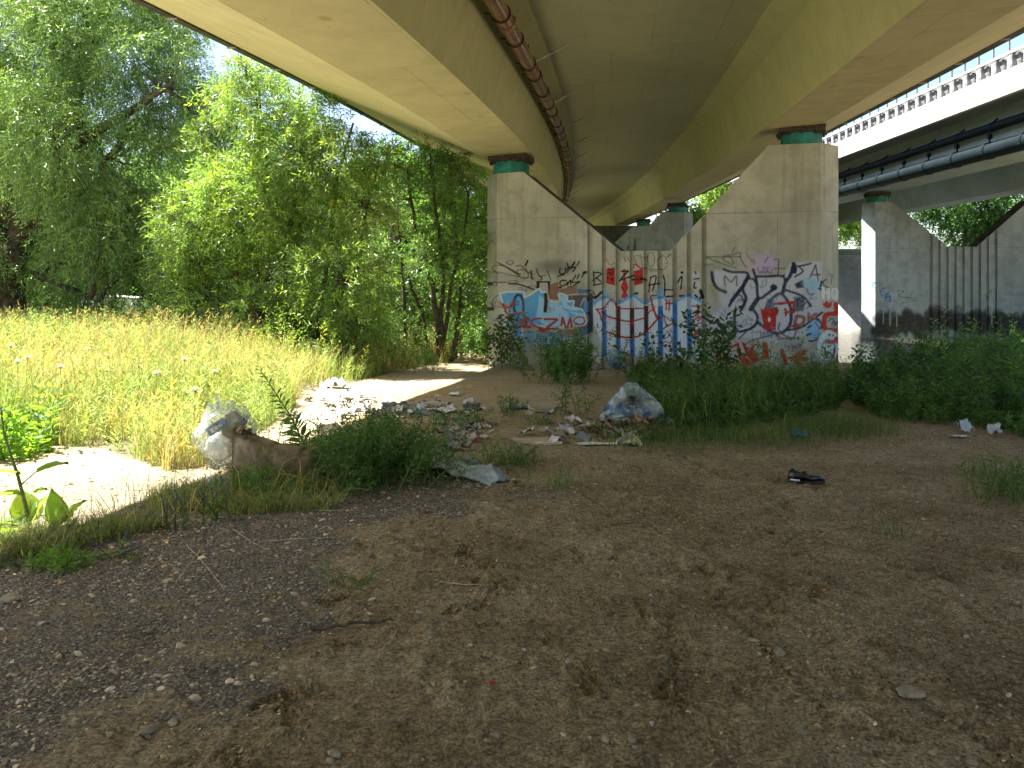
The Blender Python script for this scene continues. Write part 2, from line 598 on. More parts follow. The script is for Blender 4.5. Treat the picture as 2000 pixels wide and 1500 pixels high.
def ground():
    xs = np.concatenate([-np.geomspace(400, 9, 40), np.arange(-8.8, -3.2, .07), np.arange(-3.2, 3.6, .0125), np.arange(3.6, 9, .06), np.geomspace(9.1, 400, 45)])
    ys = np.concatenate([-np.geomspace(120, 2, 14), np.arange(-1.5, 1.6, .25), np.arange(1.75, 4.2, .0095), np.arange(4.2, 7, .017), np.arange(7, 13, .06), np.arange(13, 30, .18), np.geomspace(30, 600, 50)])
    X, Y = np.meshgrid(xs, ys, indexing='ij')
    Z = gb(X, Y)
    near = ss((14 - Y) / 8) * ss((9 - np.abs(X)) / 3) * ss((Y - .8))
    g = gravel_mask(X, Y)
    rough = .016 * fbm2(X, Y, .42, 3, 11) + .009 * fbm2(X, Y, .11, 3, 21)
    # scuffed ridges of loose soil
    rd = (1 - np.abs(vn2(X, Y, .16, 31))) ** 5 * .017 + (1 - np.abs(vn2(X + .3, Y, .07, 33))) ** 4 * .010
    Z = Z + near * (rough * (1 - .4 * g) + rd * (1 - g))
    # shoe prints in the soft soil
    rs = np.random.default_rng(5)
    for k in range(260):
        cx = rs.uniform(-1.2, 4.2)
        cy = rs.uniform(1.9, 8.0)
        if cx > .66 * cy or gravel_mask(cx, cy) > .5:
            continue
        a = rs.normal(.25, .7)
        i0, i1 = np.searchsorted(xs, (cx - .25, cx + .25))
        j0, j1 = np.searchsorted(ys, (cy - .25, cy + .25))
        if i1 <= i0 or j1 <= j0:
            continue
        dx, dy = X[i0:i1, j0:j1] - cx, Y[i0:i1, j0:j1] - cy
        lu = dx * math.cos(a) - dy * math.sin(a)
        lv = dx * math.sin(a) + dy * math.cos(a)
        wdt = .048 - .012 * np.cos(lv / .14 * PI) + .008 * np.sin(lv * 22)
        q = np.hypot(lu / wdt, lv / .145)
        brk = ss((vn2(X[i0:i1, j0:j1], Y[i0:i1, j0:j1], .09, 55) + .5) * 1.5)
        Z[i0:i1, j0:j1] += ((-.009 * ss((1 - q) / .25) + .014 * np.exp(-((q - 1.1) / .14) ** 2)) * rs.uniform(.5, 1.4) + np.where(q < .9, .004 * np.sin(lv * 150 + 2 * np.sin(lu * 60)), 0)) * brk
    # bicycle tyre tracks
    for (x0, y0, x1, y1, bend) in ((1.25, 1.8, .35, 7.5, .25), (1.9, 2.0, 1.0, 8.5, -.2), (2.5, 1.8, 1.7, 9.0, .15), (.6, 1.9, 1.9, 8.0, -.3)):
        t = (Y - y0) / (y1 - y0)
        cx = x0 + (x1 - x0) * t + bend * np.sin(t * PI)
        q = (X - cx) / .024
        inside = (np.abs(q) < 1.7) & (t > 0) & (t < 1)
        tread = -.015 * np.exp(-q ** 4) * (.55 + .45 * np.sign(np.sin(Y * 115 + np.abs(q) * 2.2)))
        fade = ss((vn2(X, Y, .9, 51) + .35) * 2)
        Z += np.where(inside, tread * fade + .004 * np.exp(-((np.abs(q) - 1.3) / .3) ** 2) * fade, 0)
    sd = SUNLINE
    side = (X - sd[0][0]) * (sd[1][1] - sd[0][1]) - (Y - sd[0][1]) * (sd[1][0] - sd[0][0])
    pale = np.where(side < 0, 1, 0) * ss((21 - Y) / 2) * .9  # lightens the dirt colour on the sunny side of the deck's shadow line
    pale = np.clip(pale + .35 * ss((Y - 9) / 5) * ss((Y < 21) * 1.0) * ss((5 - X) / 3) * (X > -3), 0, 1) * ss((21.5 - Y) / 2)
    green = inpoly(X, Y, MEADOW) * .8
    green = np.maximum(green, ss((Y - 30) / 8) * .9)
    mb = MB()
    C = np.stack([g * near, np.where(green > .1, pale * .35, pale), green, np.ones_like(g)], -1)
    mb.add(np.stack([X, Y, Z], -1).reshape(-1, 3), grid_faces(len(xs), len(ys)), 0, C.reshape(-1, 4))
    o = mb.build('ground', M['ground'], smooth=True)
    o['kind'] = 'structure'
    global GX, GY, GZ
    GX, GY, GZ = xs, ys, Z
    return o


ground()


def gh(x, y):
    """height of the built ground (bilinear in its own grid)"""
    x = np.asarray(x, float)
    y = np.asarray(y, float)
    i = np.clip(np.searchsorted(GX, x) - 1, 0, len(GX) - 2)
    j = np.clip(np.searchsorted(GY, y) - 1, 0, len(GY) - 2)
    a = (x - GX[i]) / (GX[i + 1] - GX[i])
    b = (y - GY[j]) / (GY[j + 1] - GY[j])
    return GZ[i, j] * (1 - a) * (1 - b) + GZ[i + 1, j] * a * (1 - b) + GZ[i, j + 1] * (1 - a) * b + GZ[i + 1, j + 1] * a * b


def g3(px, py):
    p = gp(px, py)
    p[2] = float(gh(p[0], p[1]))
    return p


mb = MB()
mb.add([[.5, 20.4, -.70], [120, 20.4, -.70], [120, 50, -.70], [.5, 50, -.70]], [[0, 1, 2, 3]])
o = mb.build('river_water', M['water'])
o['kind'] = 'structure'

# ------------------------------------------------------------------ bridge over the camera
YC, XC, ZC = 18.8, 3.07, 5.06


def heading(y):
    return math.radians(7.1 + .16 * (YC - y))


SY = np.arange(-14, 100.1, 1.0)
_dx = np.array([math.tan(heading(y)) for y in SY])
_sx = np.concatenate([[0], np.cumsum((_dx[1:] + _dx[:-1]) / 2)])
_sx = _sx - np.interp(YC, SY, _sx) + XC
_gr = .052 - .00085 * (SY - YC)
_sz = np.concatenate([[0], np.cumsum((_gr[1:] + _gr[:-1]) / 2)])
_sz = _sz - np.interp(YC, SY, _sz) + ZC


def deckpt(y, u, z):
    th = heading(y)
    x = np.interp(y, SY, _sx)
    zz = np.interp(y, SY, _sz)
    return np.array([x + u * math.cos(th), y - u * math.sin(th), zz + .055 * u + z])


def sweep(name, prof, mat, parent, uvoff=0.0, closed=True, stations=None):
    st = SY if stations is None else stations
    prof = np.array(prof, float)
    n = len(prof)
    V = np.array([[deckpt(y, u, z) for (u, z) in prof] for y in st])
    per = np.concatenate([[0], np.cumsum(np.hypot(*np.diff(prof, axis=0).T))]) + uvoff
    mb = MB()
    f = grid_faces(len(st), n)
    if closed:
        i = np.arange(len(st) - 1)
        f = np.concatenate([f, np.stack([i * n + n - 1, (i + 1) * n + n - 1, (i + 1) * n, i * n], 1)])
    fl = [f]
    if closed:
        fl += [np.array([list(range(n))]), np.array([[(len(st) - 1) * n + k for k in range(n)][::-1]])]
    mb.add(V.reshape(-1, 3), fl)
    mb.uv = np.stack(np.broadcast_arrays(per[None, :], st[:, None]), -1).reshape(-1, 2)
    return mb.build(name, mat, parent)


HB = 2.72        # half of the clear width between the girders
BR = empty('road_bridge', (np.interp(0, SY, _sx), 0, np.interp(0, SY, _sz)), 'cream concrete road bridge deck on two girders, spanning overhead', 'bridge')
for s in (-1, 1):
    pr = [(s * (HB + 1.25), 0), (s * HB, 0), (s * (HB - .32), 1.2), (s * (HB - .34), 1.9), (s * (HB + 1.25), 1.9)]
    gsoff = sweep('girder', pr, [M['girder'], M['soffit']], BR)
    # the flat underside takes the soffit finish
    mi = np.zeros(len(gsoff.data.polygons), int)
    ns = len(SY) - 1
    mi[:ns * 4].reshape(ns, 4)[:, 0] = 1
    gsoff.data.polygons.foreach_set('material_index', mi.astype(np.int32))
    sweep('haunch', [(s * (HB - .318), 1.2), (s * (HB - .76), 1.503), (s * (HB - .76), 1.9), (s * (HB - .338), 1.9)], M['girder'], BR)
    sweep('cantilever', [(s * (HB + 1.25), .003), (s * (HB + 1.25 + (3.48 if s < 0 else 2.45)), 1.60 if s < 0 else .90), (s * (HB + 1.25 + (3.48 if s < 0 else 2.45)), 1.95), (s * (HB + 1.25), 1.9)], M['soffit'], BR)
    E, zE, wE = (HB + 4.73, 1.60, .15) if s < 0 else (HB + 3.70, .90, .36)
    sweep('edge_strip', [(s * (E - wE + .03), zE - .09), (s * (E + .03), zE - .07), (s * (E + .03), 2.12), (s * (E + .005), 2.12), (s * (E + .005), zE + .003), (s * (E - wE + .03), zE - .04)], M['drip'], BR)
sweep('slab', [(-HB + .75, 1.5), (HB - .75, 1.5), (HB + 3.69, 1.98), (-HB - 4.72, 1.98)], M['ceil'], BR)
# joint covers on the edge strips
jc0 = None
for k in range(30):
    y = -2 + k * 1.9
    for sd_ in (-1, 1):
        p = deckpt(y, sd_ * (HB + (4.68 if sd_ < 0 else 3.55)), 1.51 if sd_ < 0 else .81)
        if jc0 is None:
            mb = MB()
            box(mb, (0, 0, 0), (.16, .03, .03))
            jc0 = mb.build('joint_cover', M['steel'], BR)
            c = jc0
        else:
            c = jc0.copy()
            COL.objects.link(c)
        c.parent = BR
        c.matrix_parent_inverse = Matrix.Translation(BR.location).inverted()
        c.location = Vector(p)
        c.rotation_euler = (0, 0, -heading(y))

# brown drain pipe hung beside the left girder
PU, PZ = -HB + .52, .98
p0 = deckpt(0, PU, PZ)
PIPE = empty('drain_pipe', p0, 'glossy brown drain pipe hung along the left girder under the bridge', 'pipe')
mb = MB()
tube(mb, [deckpt(y, PU, PZ) for y in np.arange(-8, 76, 1.0)], .125, 16)
mb.build('pipe', M['copper'], PIPE, smooth=True)
clamp0 = rod0 = sock0 = None
for k in range(46):
    y = 1.0 + k * 1.45 + .25 * math.sin(k * 2.3)
    p = deckpt(y, PU, PZ)
    if clamp0 is None:
        mb = MB()
        ring = [np.array([.135 * math.cos(a), 0, .135 * math.sin(a)]) for a in np.linspace(0, 2 * PI, 21)]
        tube(mb, np.array(ring), .014, 5)
        tube(mb, [(-.14, 0, 0), (-.24, 0, .02)], .012, 5)
        tube(mb, [(0, 0, .13), (0, 0, .42)], .01, 5)
        clamp0 = mb.build('clamp', M['dark'], PIPE)
        c = clamp0
    else:
        c = clamp0.copy()
        COL.objects.link(c)
    c.parent = PIPE
    c.location = Vector(p - p0)
    c.rotation_euler = (0, 0, -heading(y))
    if k % 3 == 0:
        if rod0 is None:
            mb = MB()
            tube(mb, [(.12, 0, .03), (.75, .12, .40)], .022, 6)
            rod0 = mb.build('bracket_rod', M['steel'], PIPE)
            c = rod0
        else:
            c = rod0.copy()
            COL.objects.link(c)
        c.parent = PIPE
        c.location = Vector(p - p0)
    if k % 2 == 1:
        if sock0 is None:
            mb = MB()
            tube(mb, [(0, -.08, 0), (0, .08, 0)], .138, 16)
            sock0 = mb.build('pipe_socket', M['copper'], PIPE)
            c = sock0
        else:
            c = sock0.copy()
            COL.objects.link(c)
        c.parent = PIPE
        c.location = Vector(deckpt(y + .5, PU, PZ) - p0)
        c.rotation_euler = (0, 0, -heading(y))


# ------------------------------------------------------------------ paint on concrete
class Canvas:
    def __init__(self, PX, PY):
        self.PX, self.PY = PX, PY
        self.c = np.zeros(PX.shape + (4,))
        self.c[..., :3] = .4

    def _blend(self, sl, cov, col):
        t = self.c[sl]
        a = t[..., 3]
        na = cov + a * (1 - cov)
        w = (cov / np.maximum(na, 1e-6))[..., None]
        t[..., :3] = np.asarray(col) * w + t[..., :3] * (1 - w)
        t[..., 3] = na

    def _slice(self, x0, x1, y0, y1):
        ok = (self.PX >= x0) & (self.PX <= x1) & (self.PY >= y0) & (self.PY <= y1)
        if not ok.any():
            return None
        i = np.where(ok.any(1))[0]
        j = np.where(ok.any(0))[0]
        return (slice(i[0], i[-1] + 1), slice(j[0], j[-1] + 1))

    def stroke(self, pts, w, col, a=1.0, soft=.7):
        pts = [np.asarray(p, float) for p in pts]
        # smooth the path
        if len(pts) > 2:
            q = []
            for i in range(len(pts) - 1):
                p0, p1, p2, p3 = pts[max(i - 1, 0)], pts[i], pts[i + 1], pts[min(i + 2, len(pts) - 1)]
                for t in (0, .25, .5, .75):
                    q.append(.5 * ((2 * p1) + (-p0 + p2) * t + (2 * p0 - 5 * p1 + 4 * p2 - p3) * t * t + (-p0 + 3 * p1 - 3 * p2 + p3) * t ** 3))
            q.append(pts[-1])
            pts = q
        A = np.array(pts)
        m = w + soft * 3
        sl = self._slice(A[:, 0].min() - m, A[:, 0].max() + m, A[:, 1].min() - m, A[:, 1].max() + m)
        if sl is None:
            return
        X, Y = self.PX[sl], self.PY[sl]
        d = np.full(X.shape, 1e9)
        for p, q in zip(A[:-1], A[1:]):
            v = q - p
            t = np.clip(((X - p[0]) * v[0] + (Y - p[1]) * v[1]) / (v @ v + 1e-9), 0, 1)
            d = np.minimum(d, np.hypot(X - p[0] - t * v[0], Y - p[1] - t * v[1]))
        self._blend(sl, a * ss((w / 2 + soft / 2 - d) / soft), col)

    def fill(self, pts, col, a=1.0, soft=1.0):
        A = np.array(pts, float)
        sl = self._slice(A[:, 0].min() - soft, A[:, 0].max() + soft, A[:, 1].min() - soft, A[:, 1].max() + soft)
        if sl is None:
            return
        X, Y = self.PX[sl], self.PY[sl]
        d = np.full(X.shape, 1e9)
        for p, q in zip(A, np.roll(A, -1, 0)):
            v = q - p
            t = np.clip(((X - p[0]) * v[0] + (Y - p[1]) * v[1]) / (v @ v + 1e-9), 0, 1)
            d = np.minimum(d, np.hypot(X - p[0] - t * v[0], Y - p[1] - t * v[1]))
        d = np.where(inpoly(X, Y, A), d, -d)
        self._blend(sl, a * ss((d + soft / 2) / soft), col)

    def blob(self, c, rx, ry, col, a=1.0, soft=.5):
        sl = self._slice(c[0] - rx * 1.5, c[0] + rx * 1.5, c[1] - ry * 1.5, c[1] + ry * 1.5)
        if sl is None:
            return
        q = np.hypot((self.PX[sl] - c[0]) / rx, (self.PY[sl] - c[1]) / ry)
        self._blend(sl, a * ss((1 + soft / 2 - q) / soft), col)

    def ring(self, c, rx, ry, w, col, a=1.0):
        self.stroke([(c[0] + rx * math.cos(t), c[1] + ry * math.sin(t)) for t in np.linspace(0, 2 * PI, 14)], w, col, a)


def paint_front(cv):
    K = (.007, .007, .008)
    NV = (.010, .016, .055)
    RD = (.42, .018, .014)
    RB = (.26, .06, .03)
    BL = (.10, .40, .82)
    LB = (.34, .62, .90)
    WH = (.66, .73, .80)
    BRN = (.24, .13, .085)
    GY = (.10, .10, .10)

    class T:
        def __init__(s, sc, ox, oy):
            s.f = lambda p: (p[0] / sc + ox, p[1] / sc + oy)
            s.sc = sc

        def s(s, pts, w, col, a=1.0, soft=1.2):
            cv.stroke([s.f(p) for p in pts], w * 1.22 / s.sc, col, a, soft)

        def p(s, pts, col, a=1.0, soft=1.0):
            cv.fill([s.f(p) for p in pts], col, a, soft)

        def b(s, x, y, rx, ry, col, a=1.0, soft=.5):
            cv.blob(s.f((x, y)), rx / s.sc, ry / s.sc, col, a, soft)

        def r(s, x, y, rx, ry, w, col, a=1.0):
            cv.ring(s.f((x, y)), rx / s.sc, ry / s.sc, w / s.sc, col, a)

    rs = random.Random(3)
    # ---- buffed patches and faded older layers over the whole width
    for _ in range(26):
        x, y = rs.uniform(950, 1620), rs.uniform(545, 700)
        cv.fill([(x, y), (x + rs.uniform(20, 70), y + rs.uniform(-6, 6)), (x + rs.uniform(20, 70), y + rs.uniform(15, 45)), (x + rs.uniform(-6, 6), y + rs.uniform(15, 45))], rs.choice([(.42, .42, .40), (.5, .5, .49), (.34, .33, .31), (.40, .44, .48)]), rs.uniform(.25, .6), 5)
    for _ in range(240):
        x, y = rs.uniform(948, 1635), rs.gauss(630, 45)
        if y < 545:
            continue
        cv.stroke([(x + rs.uniform(-16, 16), y + rs.uniform(-13, 13)) for _ in range(rs.choice((3, 4, 5)))], rs.uniform(.8, 2.2), rs.choice([(.1, .1, .11), (.16, .17, .22), (.3, .1, .08), (.2, .28, .42), (.3, .3, .3), (.5, .5, .5)]), rs.uniform(.25, .7), 1.2)
    # ---- left panel
    t = T(6.52, 930, 490)
    t.p([(100, 400), (790, 400), (790, 700), (300, 960), (110, 900)], (.55, .56, .56), .45, 8)
    t.b(1080, 200, 190, 90, (.08, .08, .075), .5, 1.2)
    t.b(850, 210, 120, 70, (.1, .1, .09), .4, 1.3)
    t.b(160, 290, 90, 40, (.36, .28, .18), .4, 1.3)
    for _ in range(42):
        x, y = rs.uniform(110, 780), rs.uniform(400, 720)
        t.s([(x + rs.uniform(-45, 45), y + rs.uniform(-45, 45)) for _ in range(4)], rs.uniform(6, 13), rs.choice([(.15, .16, .22), (.3, .32, .42), (.08, .08, .09), (.5, .52, .55)]), rs.uniform(.5, .95))
    t.s([(130, 265), (280, 275)], 9, K, .7)
    t.s([(290, 295), (215, 240), (205, 205), (270, 185), (340, 190), (430, 240), (550, 325), (440, 310), (300, 270)], 10, K, .9)
    t.s([(265, 145), (350, 185), (560, 300)], 13, K)
    t.r(430, 150, 45, 22, 14, K, .85)
    t.s([(500, 195), (570, 190), (640, 240)], 11, K, .9)
    t.s([(540, 235), (520, 275), (560, 330), (640, 350), (665, 300), (620, 245), (560, 240)], 11, K, .9)
    t.s([(655, 125), (630, 185)], 20, K)
    t.s([(640, 260), (730, 300)], 10, K, .9)
    for q, w in (([(700, 255), (705, 330), (720, 360)], 20), ([(770, 230), (790, 300), (840, 350), (820, 370)], 14), ([(800, 330), (890, 310)], 10), ([(910, 260), (950, 370)], 12)):
        t.s(q, w, K, .9)
    for q in ([(1070, 220), (1065, 285), (1130, 285), (1135, 215)], [(1150, 240), (1190, 200), (1160, 275)], [(1250, 140), (1210, 215), (1270, 205), (1230, 262)], [(1200, 235), (1255, 150)], [(1315, 130), (1285, 185)], [(1160, 160), (1170, 200)],
              [(1150, 382), (1090, 375), (1065, 420), (1110, 448), (1165, 400)], [(1160, 440), (1200, 370), (1205, 435)], [(1270, 312), (1220, 400), (1320, 390), (1240, 442)], [(1285, 355), (1310, 300)], [(1390, 270), (1345, 332)], [(1040, 325), (1120, 300)], [(1165, 470), (1220, 455)]):
        t.s(q, 15, K)
    t.s([(1030, 465), (1080, 465)], 20, K)
    t.s([(110, 400), (380, 400)], 12, K, .9)
    t.s([(110, 425), (200, 420)], 26, K, .9)
    t.s([(410, 415), (560, 430), (740, 492)], 17, K)
    t.r(470, 395, 75, 15, 8, K, .8)
    t.s([(770, 395), (940, 395)], 18, K)
    t.p([(805, 405), (915, 405), (920, 520), (800, 500)], (.42, .43, .44), .9)
    t.s([(790, 400), (785, 470)], 32, K)
    t.s([(925, 400), (938, 600)], 24, K)
    t.p([(940, 430), (1040, 390), (1060, 480), (1040, 620), (920, 620)], BRN, .95)
    t.p([(1060, 490), (1290, 440), (1280, 540), (1130, 560), (1060, 545)], BRN, .9)
    t.p([(1130, 570), (1430, 560), (1430, 760), (1250, 740)], (.05, .06, .09), .85)
    t.p([(1290, 480), (1440, 500), (1440, 545), (1290, 540)], (.06, .18, .35), .9)
    t.s([(1330, 700), (1380, 600), (1420, 720)], 12, (.5, .52, .55), .9)
    t.p([(1330, 730), (1440, 720), (1480, 1040), (1330, 1100), (1290, 960)], (.04, .10, .22), .9)
    t.p([(750, 955), (1010, 1010), (1310, 990), (1300, 1090), (990, 1120), (830, 1040)], BRN, .95)
    t.b(880, 1120, 280, 90, BL, .75, .6)
    t.b(1000, 1190, 130, 60, BL, .6, .7)
    t.s([(610, 1032), (730, 1038)], 24, (.12, .3, .6), .9)
    t.s([(620, 1270), (700, 1255)], 14, BL, .9)
    t.s([(590, 1110), (600, 1180), (640, 1150)], 20, BL, .9)
    P = [(300, 545), (420, 520), (605, 525), (612, 588), (700, 550), (805, 480), (830, 525), (890, 530), (930, 625), (1060, 640), (1050, 545), (1150, 570), (1170, 640), (1245, 640), (1240, 720), (1340, 740), (1385, 820), (1380, 940), (1100, 960), (1000, 1025), (850, 960), (600, 960), (590, 1060), (510, 1130), (430, 950), (390, 860), (350, 700)]
    t.p(P, BL)
    t.p([(800, 560), (920, 640), (1060, 650), (1120, 760), (1370, 800), (1370, 930), (1180, 960), (1000, 1010), (850, 930), (760, 860), (790, 700)], LB, .95)
    t.p([(1055, 560), (1140, 580), (1160, 690), (1330, 760), (1200, 760), (1110, 720)], LB)
    t.p([(1170, 760), (1280, 830), (1190, 870)], BL)
    t.s([(850, 790), (870, 830), (960, 800), (980, 750), (920, 720)], 22, (.34, .58, .82))
    t.s(P + [P[0]], 17, WH, .95)
    t.b(380, 840, 55, 150, WH, .8, .5)
    t.s([(640, 640), (760, 620)], 8, (.12, .3, .6), .7)
    t.s([(485, 755), (480, 640), (520, 565), (570, 575), (600, 660), (600, 755)], 24, K)
    t.r(520, 665, 17, 28, 10, K)
    t.s([(885, 555), (890, 650), (878, 765)], 38, K)
    t.s([(335, 680), (420, 725), (470, 650)], 32, RD, .9, 2)
    t.s([(340, 690), (420, 850)], 24, RD, .9, 1.5)
    t.s([(600, 790), (500, 795), (430, 830), (450, 880), (590, 885), (640, 930), (600, 965), (440, 970)], 21, RD)
    t.s([(640, 850), (600, 900), (580, 960), (690, 965)], 36, RD, .85, 2)
    t.b(645, 870, 45, 35, (.16, .07, .04), .8, .6)
    t.s([(830, 860), (740, 870), (700, 900), (720, 940), (860, 1010)], 19, RD)
    t.b(850, 1010, 55, 35, RD, .8, .6)
    t.s([(870, 870), (1010, 870), (1020, 890), (900, 985), (1040, 990)], 24, RD)
    t.s([(1100, 850), (1085, 950)], 24, RD)
    t.s([(1105, 855), (1150, 985), (1200, 860), (1215, 970)], 22, RD)
    t.r(1315, 890, 70, 50, 21, RD)
    t.s([(1265, 930), (1250, 1000)], 9, (.1, .02, .02), .8)
    t.s([(135, 360), (220, 330), (400, 330)], 16, (.2, .38, .62), .8)
    t.s([(290, 560), (215, 620), (210, 740)], 9, K, .9)
    t.r(265, 680, 25, 50, 8, GY, .9)
    t.s([(110, 740), (210, 740)], 38, K, .9)
    t.s([(150, 800), (190, 880), (300, 860)], 18, BL, .7)
    t.s([(120, 540), (150, 680), (190, 500), (110, 520)], 10, (.25, .35, .55), .8)
    t.s([(500, 1340), (510, 1420), (560, 1400), (545, 1350), (500, 1340)], 11, K, .8)
    for q in ([(590, 1350), (585, 1420)], [(590, 1350), (625, 1345)], [(588, 1385), (620, 1380)], [(585, 1420), (625, 1415)], [(625, 1345), (655, 1400), (620, 1445)]):
        t.s(q, 11, K, .8)
    t.s([(65, 700), (52, 850), (98, 850), (70, 700)], 10, (.3, .05, .05), .9)
    t.s([(70, 1180), (100, 1300)], 22, (.25, .1, .08), .8)
    # ---- ribbed middle
    t = T(6.248, 1140, 470)
    for q, w in (([(620, 190), (650, 290), (710, 340), (755, 325)], 12), ([(690, 175), (740, 215), (780, 180)], 10), ([(780, 345), (940, 352)], 11), ([(800, 370), (900, 372)], 9), ([(490, 190), (515, 255)], 13), ([(530, 195), (555, 250)], 12), ([(1060, 165), (1030, 195)], 18)):
        t.s(q, w, GY, .8)
    t.r(820, 230, 46, 88, 12, GY, .8)
    t.r(960, 270, 62, 85, 12, GY, .8)
    t.s([(640, 180), (690, 200), (720, 330)], 10, GY, .7)
    t.s([(250, 262), (262, 215), (320, 290), (378, 275)], 10, (.42, .12, .05), .9)
    t.r(1000, 300, 20, 26, 9, (.42, .22, .05), .9)
    t.p([(275, 340), (382, 340), (385, 550), (275, 520)], RD)
    t.p([(612, 370), (725, 345), (728, 520), (612, 550)], RD)
    t.p([(480, 345), (505, 345), (510, 470), (548, 570), (520, 640), (546, 660), (546, 705), (460, 705), (460, 660), (482, 640), (450, 570), (480, 490)], RD)
    t.s([(600, 330), (620, 285), (700, 345)], 14, RD)
    for q, w in (([(285, 400), (360, 390), (290, 460), (370, 465)], 10), ([(300, 340), (330, 350), (370, 330)], 12), ([(460, 375), (545, 370), (430, 490), (620, 420)], 17), ([(590, 475), (740, 470)], 20), ([(600, 660), (655, 640)], 26), ([(700, 460), (755, 480)], 24),
                 ([(120, 380), (130, 540)], 15), ([(120, 385), (215, 405), (100, 490)], 14), ([(150, 450), (210, 500)], 14), ([(120, 545), (215, 525)], 15), ([(0, 395), (25, 385)], 30),
                 ([(795, 630), (815, 450)], 15), ([(815, 450), (885, 440), (840, 610)], 15), ([(790, 545), (920, 520)], 15), ([(970, 425), (990, 500), (990, 600)], 17), ([(990, 600), (985, 660)], 16), ([(1000, 600), (1085, 600)], 16), ([(980, 682), (1080, 682)], 18), ([(820, 672), (890, 668)], 14),
                 ([(1145, 515), (1200, 435), (1185, 590)], 16), ([(1170, 675), (1240, 672)], 22), ([(110, 690), (150, 690), (215, 630)], 24), ([(20, 605), (110, 620), (150, 710)], 11), ([(430, 740), (470, 745)], 18)):
        if w in (17,) and q[0] == (460, 375):
            t.s([q[0], q[1]], w, K)
            t.s([q[1], q[2]], w, K)
            t.s([q[2], q[3]], w, K)
        else:
            t.s(q, w, K)
    t.b(1200, 390, 20, 18, K)
    for x, y, rx, ry in ((1372, 425, 55, 50), (1372, 550, 55, 75), (1360, 665, 45, 35)):
        t.b(x, y, rx, ry, (.55, .58, .58), .8, .4)
    for q, w in (([(1360, 380), (1370, 400)], 18), ([(1350, 470), (1410, 460)], 15), ([(1355, 510), (1345, 575), (1372, 575)], 17), ([(1360, 665), (1385, 690)], 22), ([(1425, 610), (1450, 690)], 34), ([(1400, 740), (1420, 700)], 22)):
        t.s(q, w, K)
    P = [(110, 775), (215, 705), (290, 690), (350, 740), (400, 765), (470, 745), (560, 690), (620, 675), (740, 765), (840, 715), (980, 690), (1010, 740), (1085, 765), (1250, 675), (1310, 685), (1432, 750), (1432, 1420), (240, 1420), (225, 1250), (120, 1010)]
    t.p(P, (.60, .70, .82))
    t.p([(228, 580), (275, 575), (280, 690), (228, 690)], LB)
    t.p([(905, 580), (965, 585), (970, 700), (905, 700)], LB)
    GR = [(222, 280, 850, 1420), (392, 450, 1190, 1420), (562, 618, 1180, 1420), (735, 792, 1120, 1420), (905, 965, 805, 1420), (1085, 1142, 770, 1420), (1260, 1316, 850, 1420)]
    for x0, x1, y0, y1 in GR:
        t.p([(x0, y0), (x1, y0 - 10), (x1 + 4, y1), (x0 + 4, y1)], (.05, .30, .75), 1, .6)
    for x0, x1, y0, y1 in ((392, 448, 800, 1190), (562, 616, 830, 1180), (735, 788, 800, 1120)):
        t.p([(x0, y0), (x1, y0), (x1, y1), (x0, y1)], (.12, .02, .02), .95, .8)
    t.p([(562, 960), (616, 960), (616, 1050), (562, 1050)], RD, .9)
    t.p([(52, 640), (112, 640), (116, 1120), (58, 1120)], (.02, .05, .11), .9)
    t.p([(0, 740), (60, 740), (60, 870), (0, 860)], (.1, .3, .62), .9)
    t.s(P[:16], 25, BL)
    for q, w in (([(155, 835), (240, 825), (340, 715), (400, 800), (450, 830), (740, 825)], 15), ([(155, 835), (200, 900), (215, 970)], 17), ([(215, 870), (300, 925), (400, 955), (560, 985), (740, 945)], 17), ([(280, 1110), (400, 1155), (500, 1180), (640, 1175), (760, 1110), (920, 935)], 19), ([(820, 690), (850, 820), (890, 940)], 20), ([(780, 900), (840, 845), (910, 940)], 13),
                 ([(1010, 720), (1005, 840)], 15), ([(1050, 720), (1040, 855)], 14), ([(1000, 770), (1090, 760)], 14), ([(975, 910), (1010, 1040)], 13), ([(975, 910), (1100, 1000)], 13), ([(1100, 1000), (970, 1075)], 13)):
        t.s(q, w, RD)
    t.s([(1055, 1140), (1020, 1105), (980, 1200), (1060, 1160), (1072, 1250), (985, 1230), (970, 1285), (1010, 1300)], 10, (.3, .08, .09))
    t.s([(940, 855), (970, 915)], 13, NV)
    t.s([(920, 1130), (990, 1060)], 10, NV)
    for q in ([(1325, 800), (1430, 795)], [(1390, 780), (1400, 830), (1330, 890)], [(1330, 890), (1430, 870)], [(1380, 890), (1420, 960)], [(1335, 970), (1420, 935)], [(1335, 1035), (1430, 1000)], [(1325, 1100), (1425, 1090)], [(1330, 1148), (1430, 1138)], [(1360, 1100), (1380, 1215)], [(1410, 1080), (1330, 1180)]):
        t.s(q, 19, (.46, .04, .06), .9, 2.2)
    for _ in range(24):
        x, y = rs.uniform(120, 300), rs.uniform(1040, 1180)
        t.s([(x, y), (x + rs.uniform(-40, 40), y + rs.uniform(-40, 40))], 8, rs.choice([(.5, .3, .18), (.2, .3, .45), (.5, .5, .45)]), .6)
    # ---- right panel
    t = T(5.769, 1360, 480)
    t.p([(200, 270), (560, 300), (640, 340), (1000, 340), (1060, 190), (1400, 180), (1410, 900), (1200, 1010), (900, 1090), (500, 1030), (230, 930), (70, 960), (70, 820), (300, 700), (200, 450)], (.53, .59, .69), .85, 9)
    t.b(760, 190, 170, 110, (.46, .38, .58), .55, .9)
    t.b(620, 300, 90, 60, (.5, .44, .6), .5, .9)
    t.b(770, 225, 110, 75, (.48, .40, .62), .8, .6)
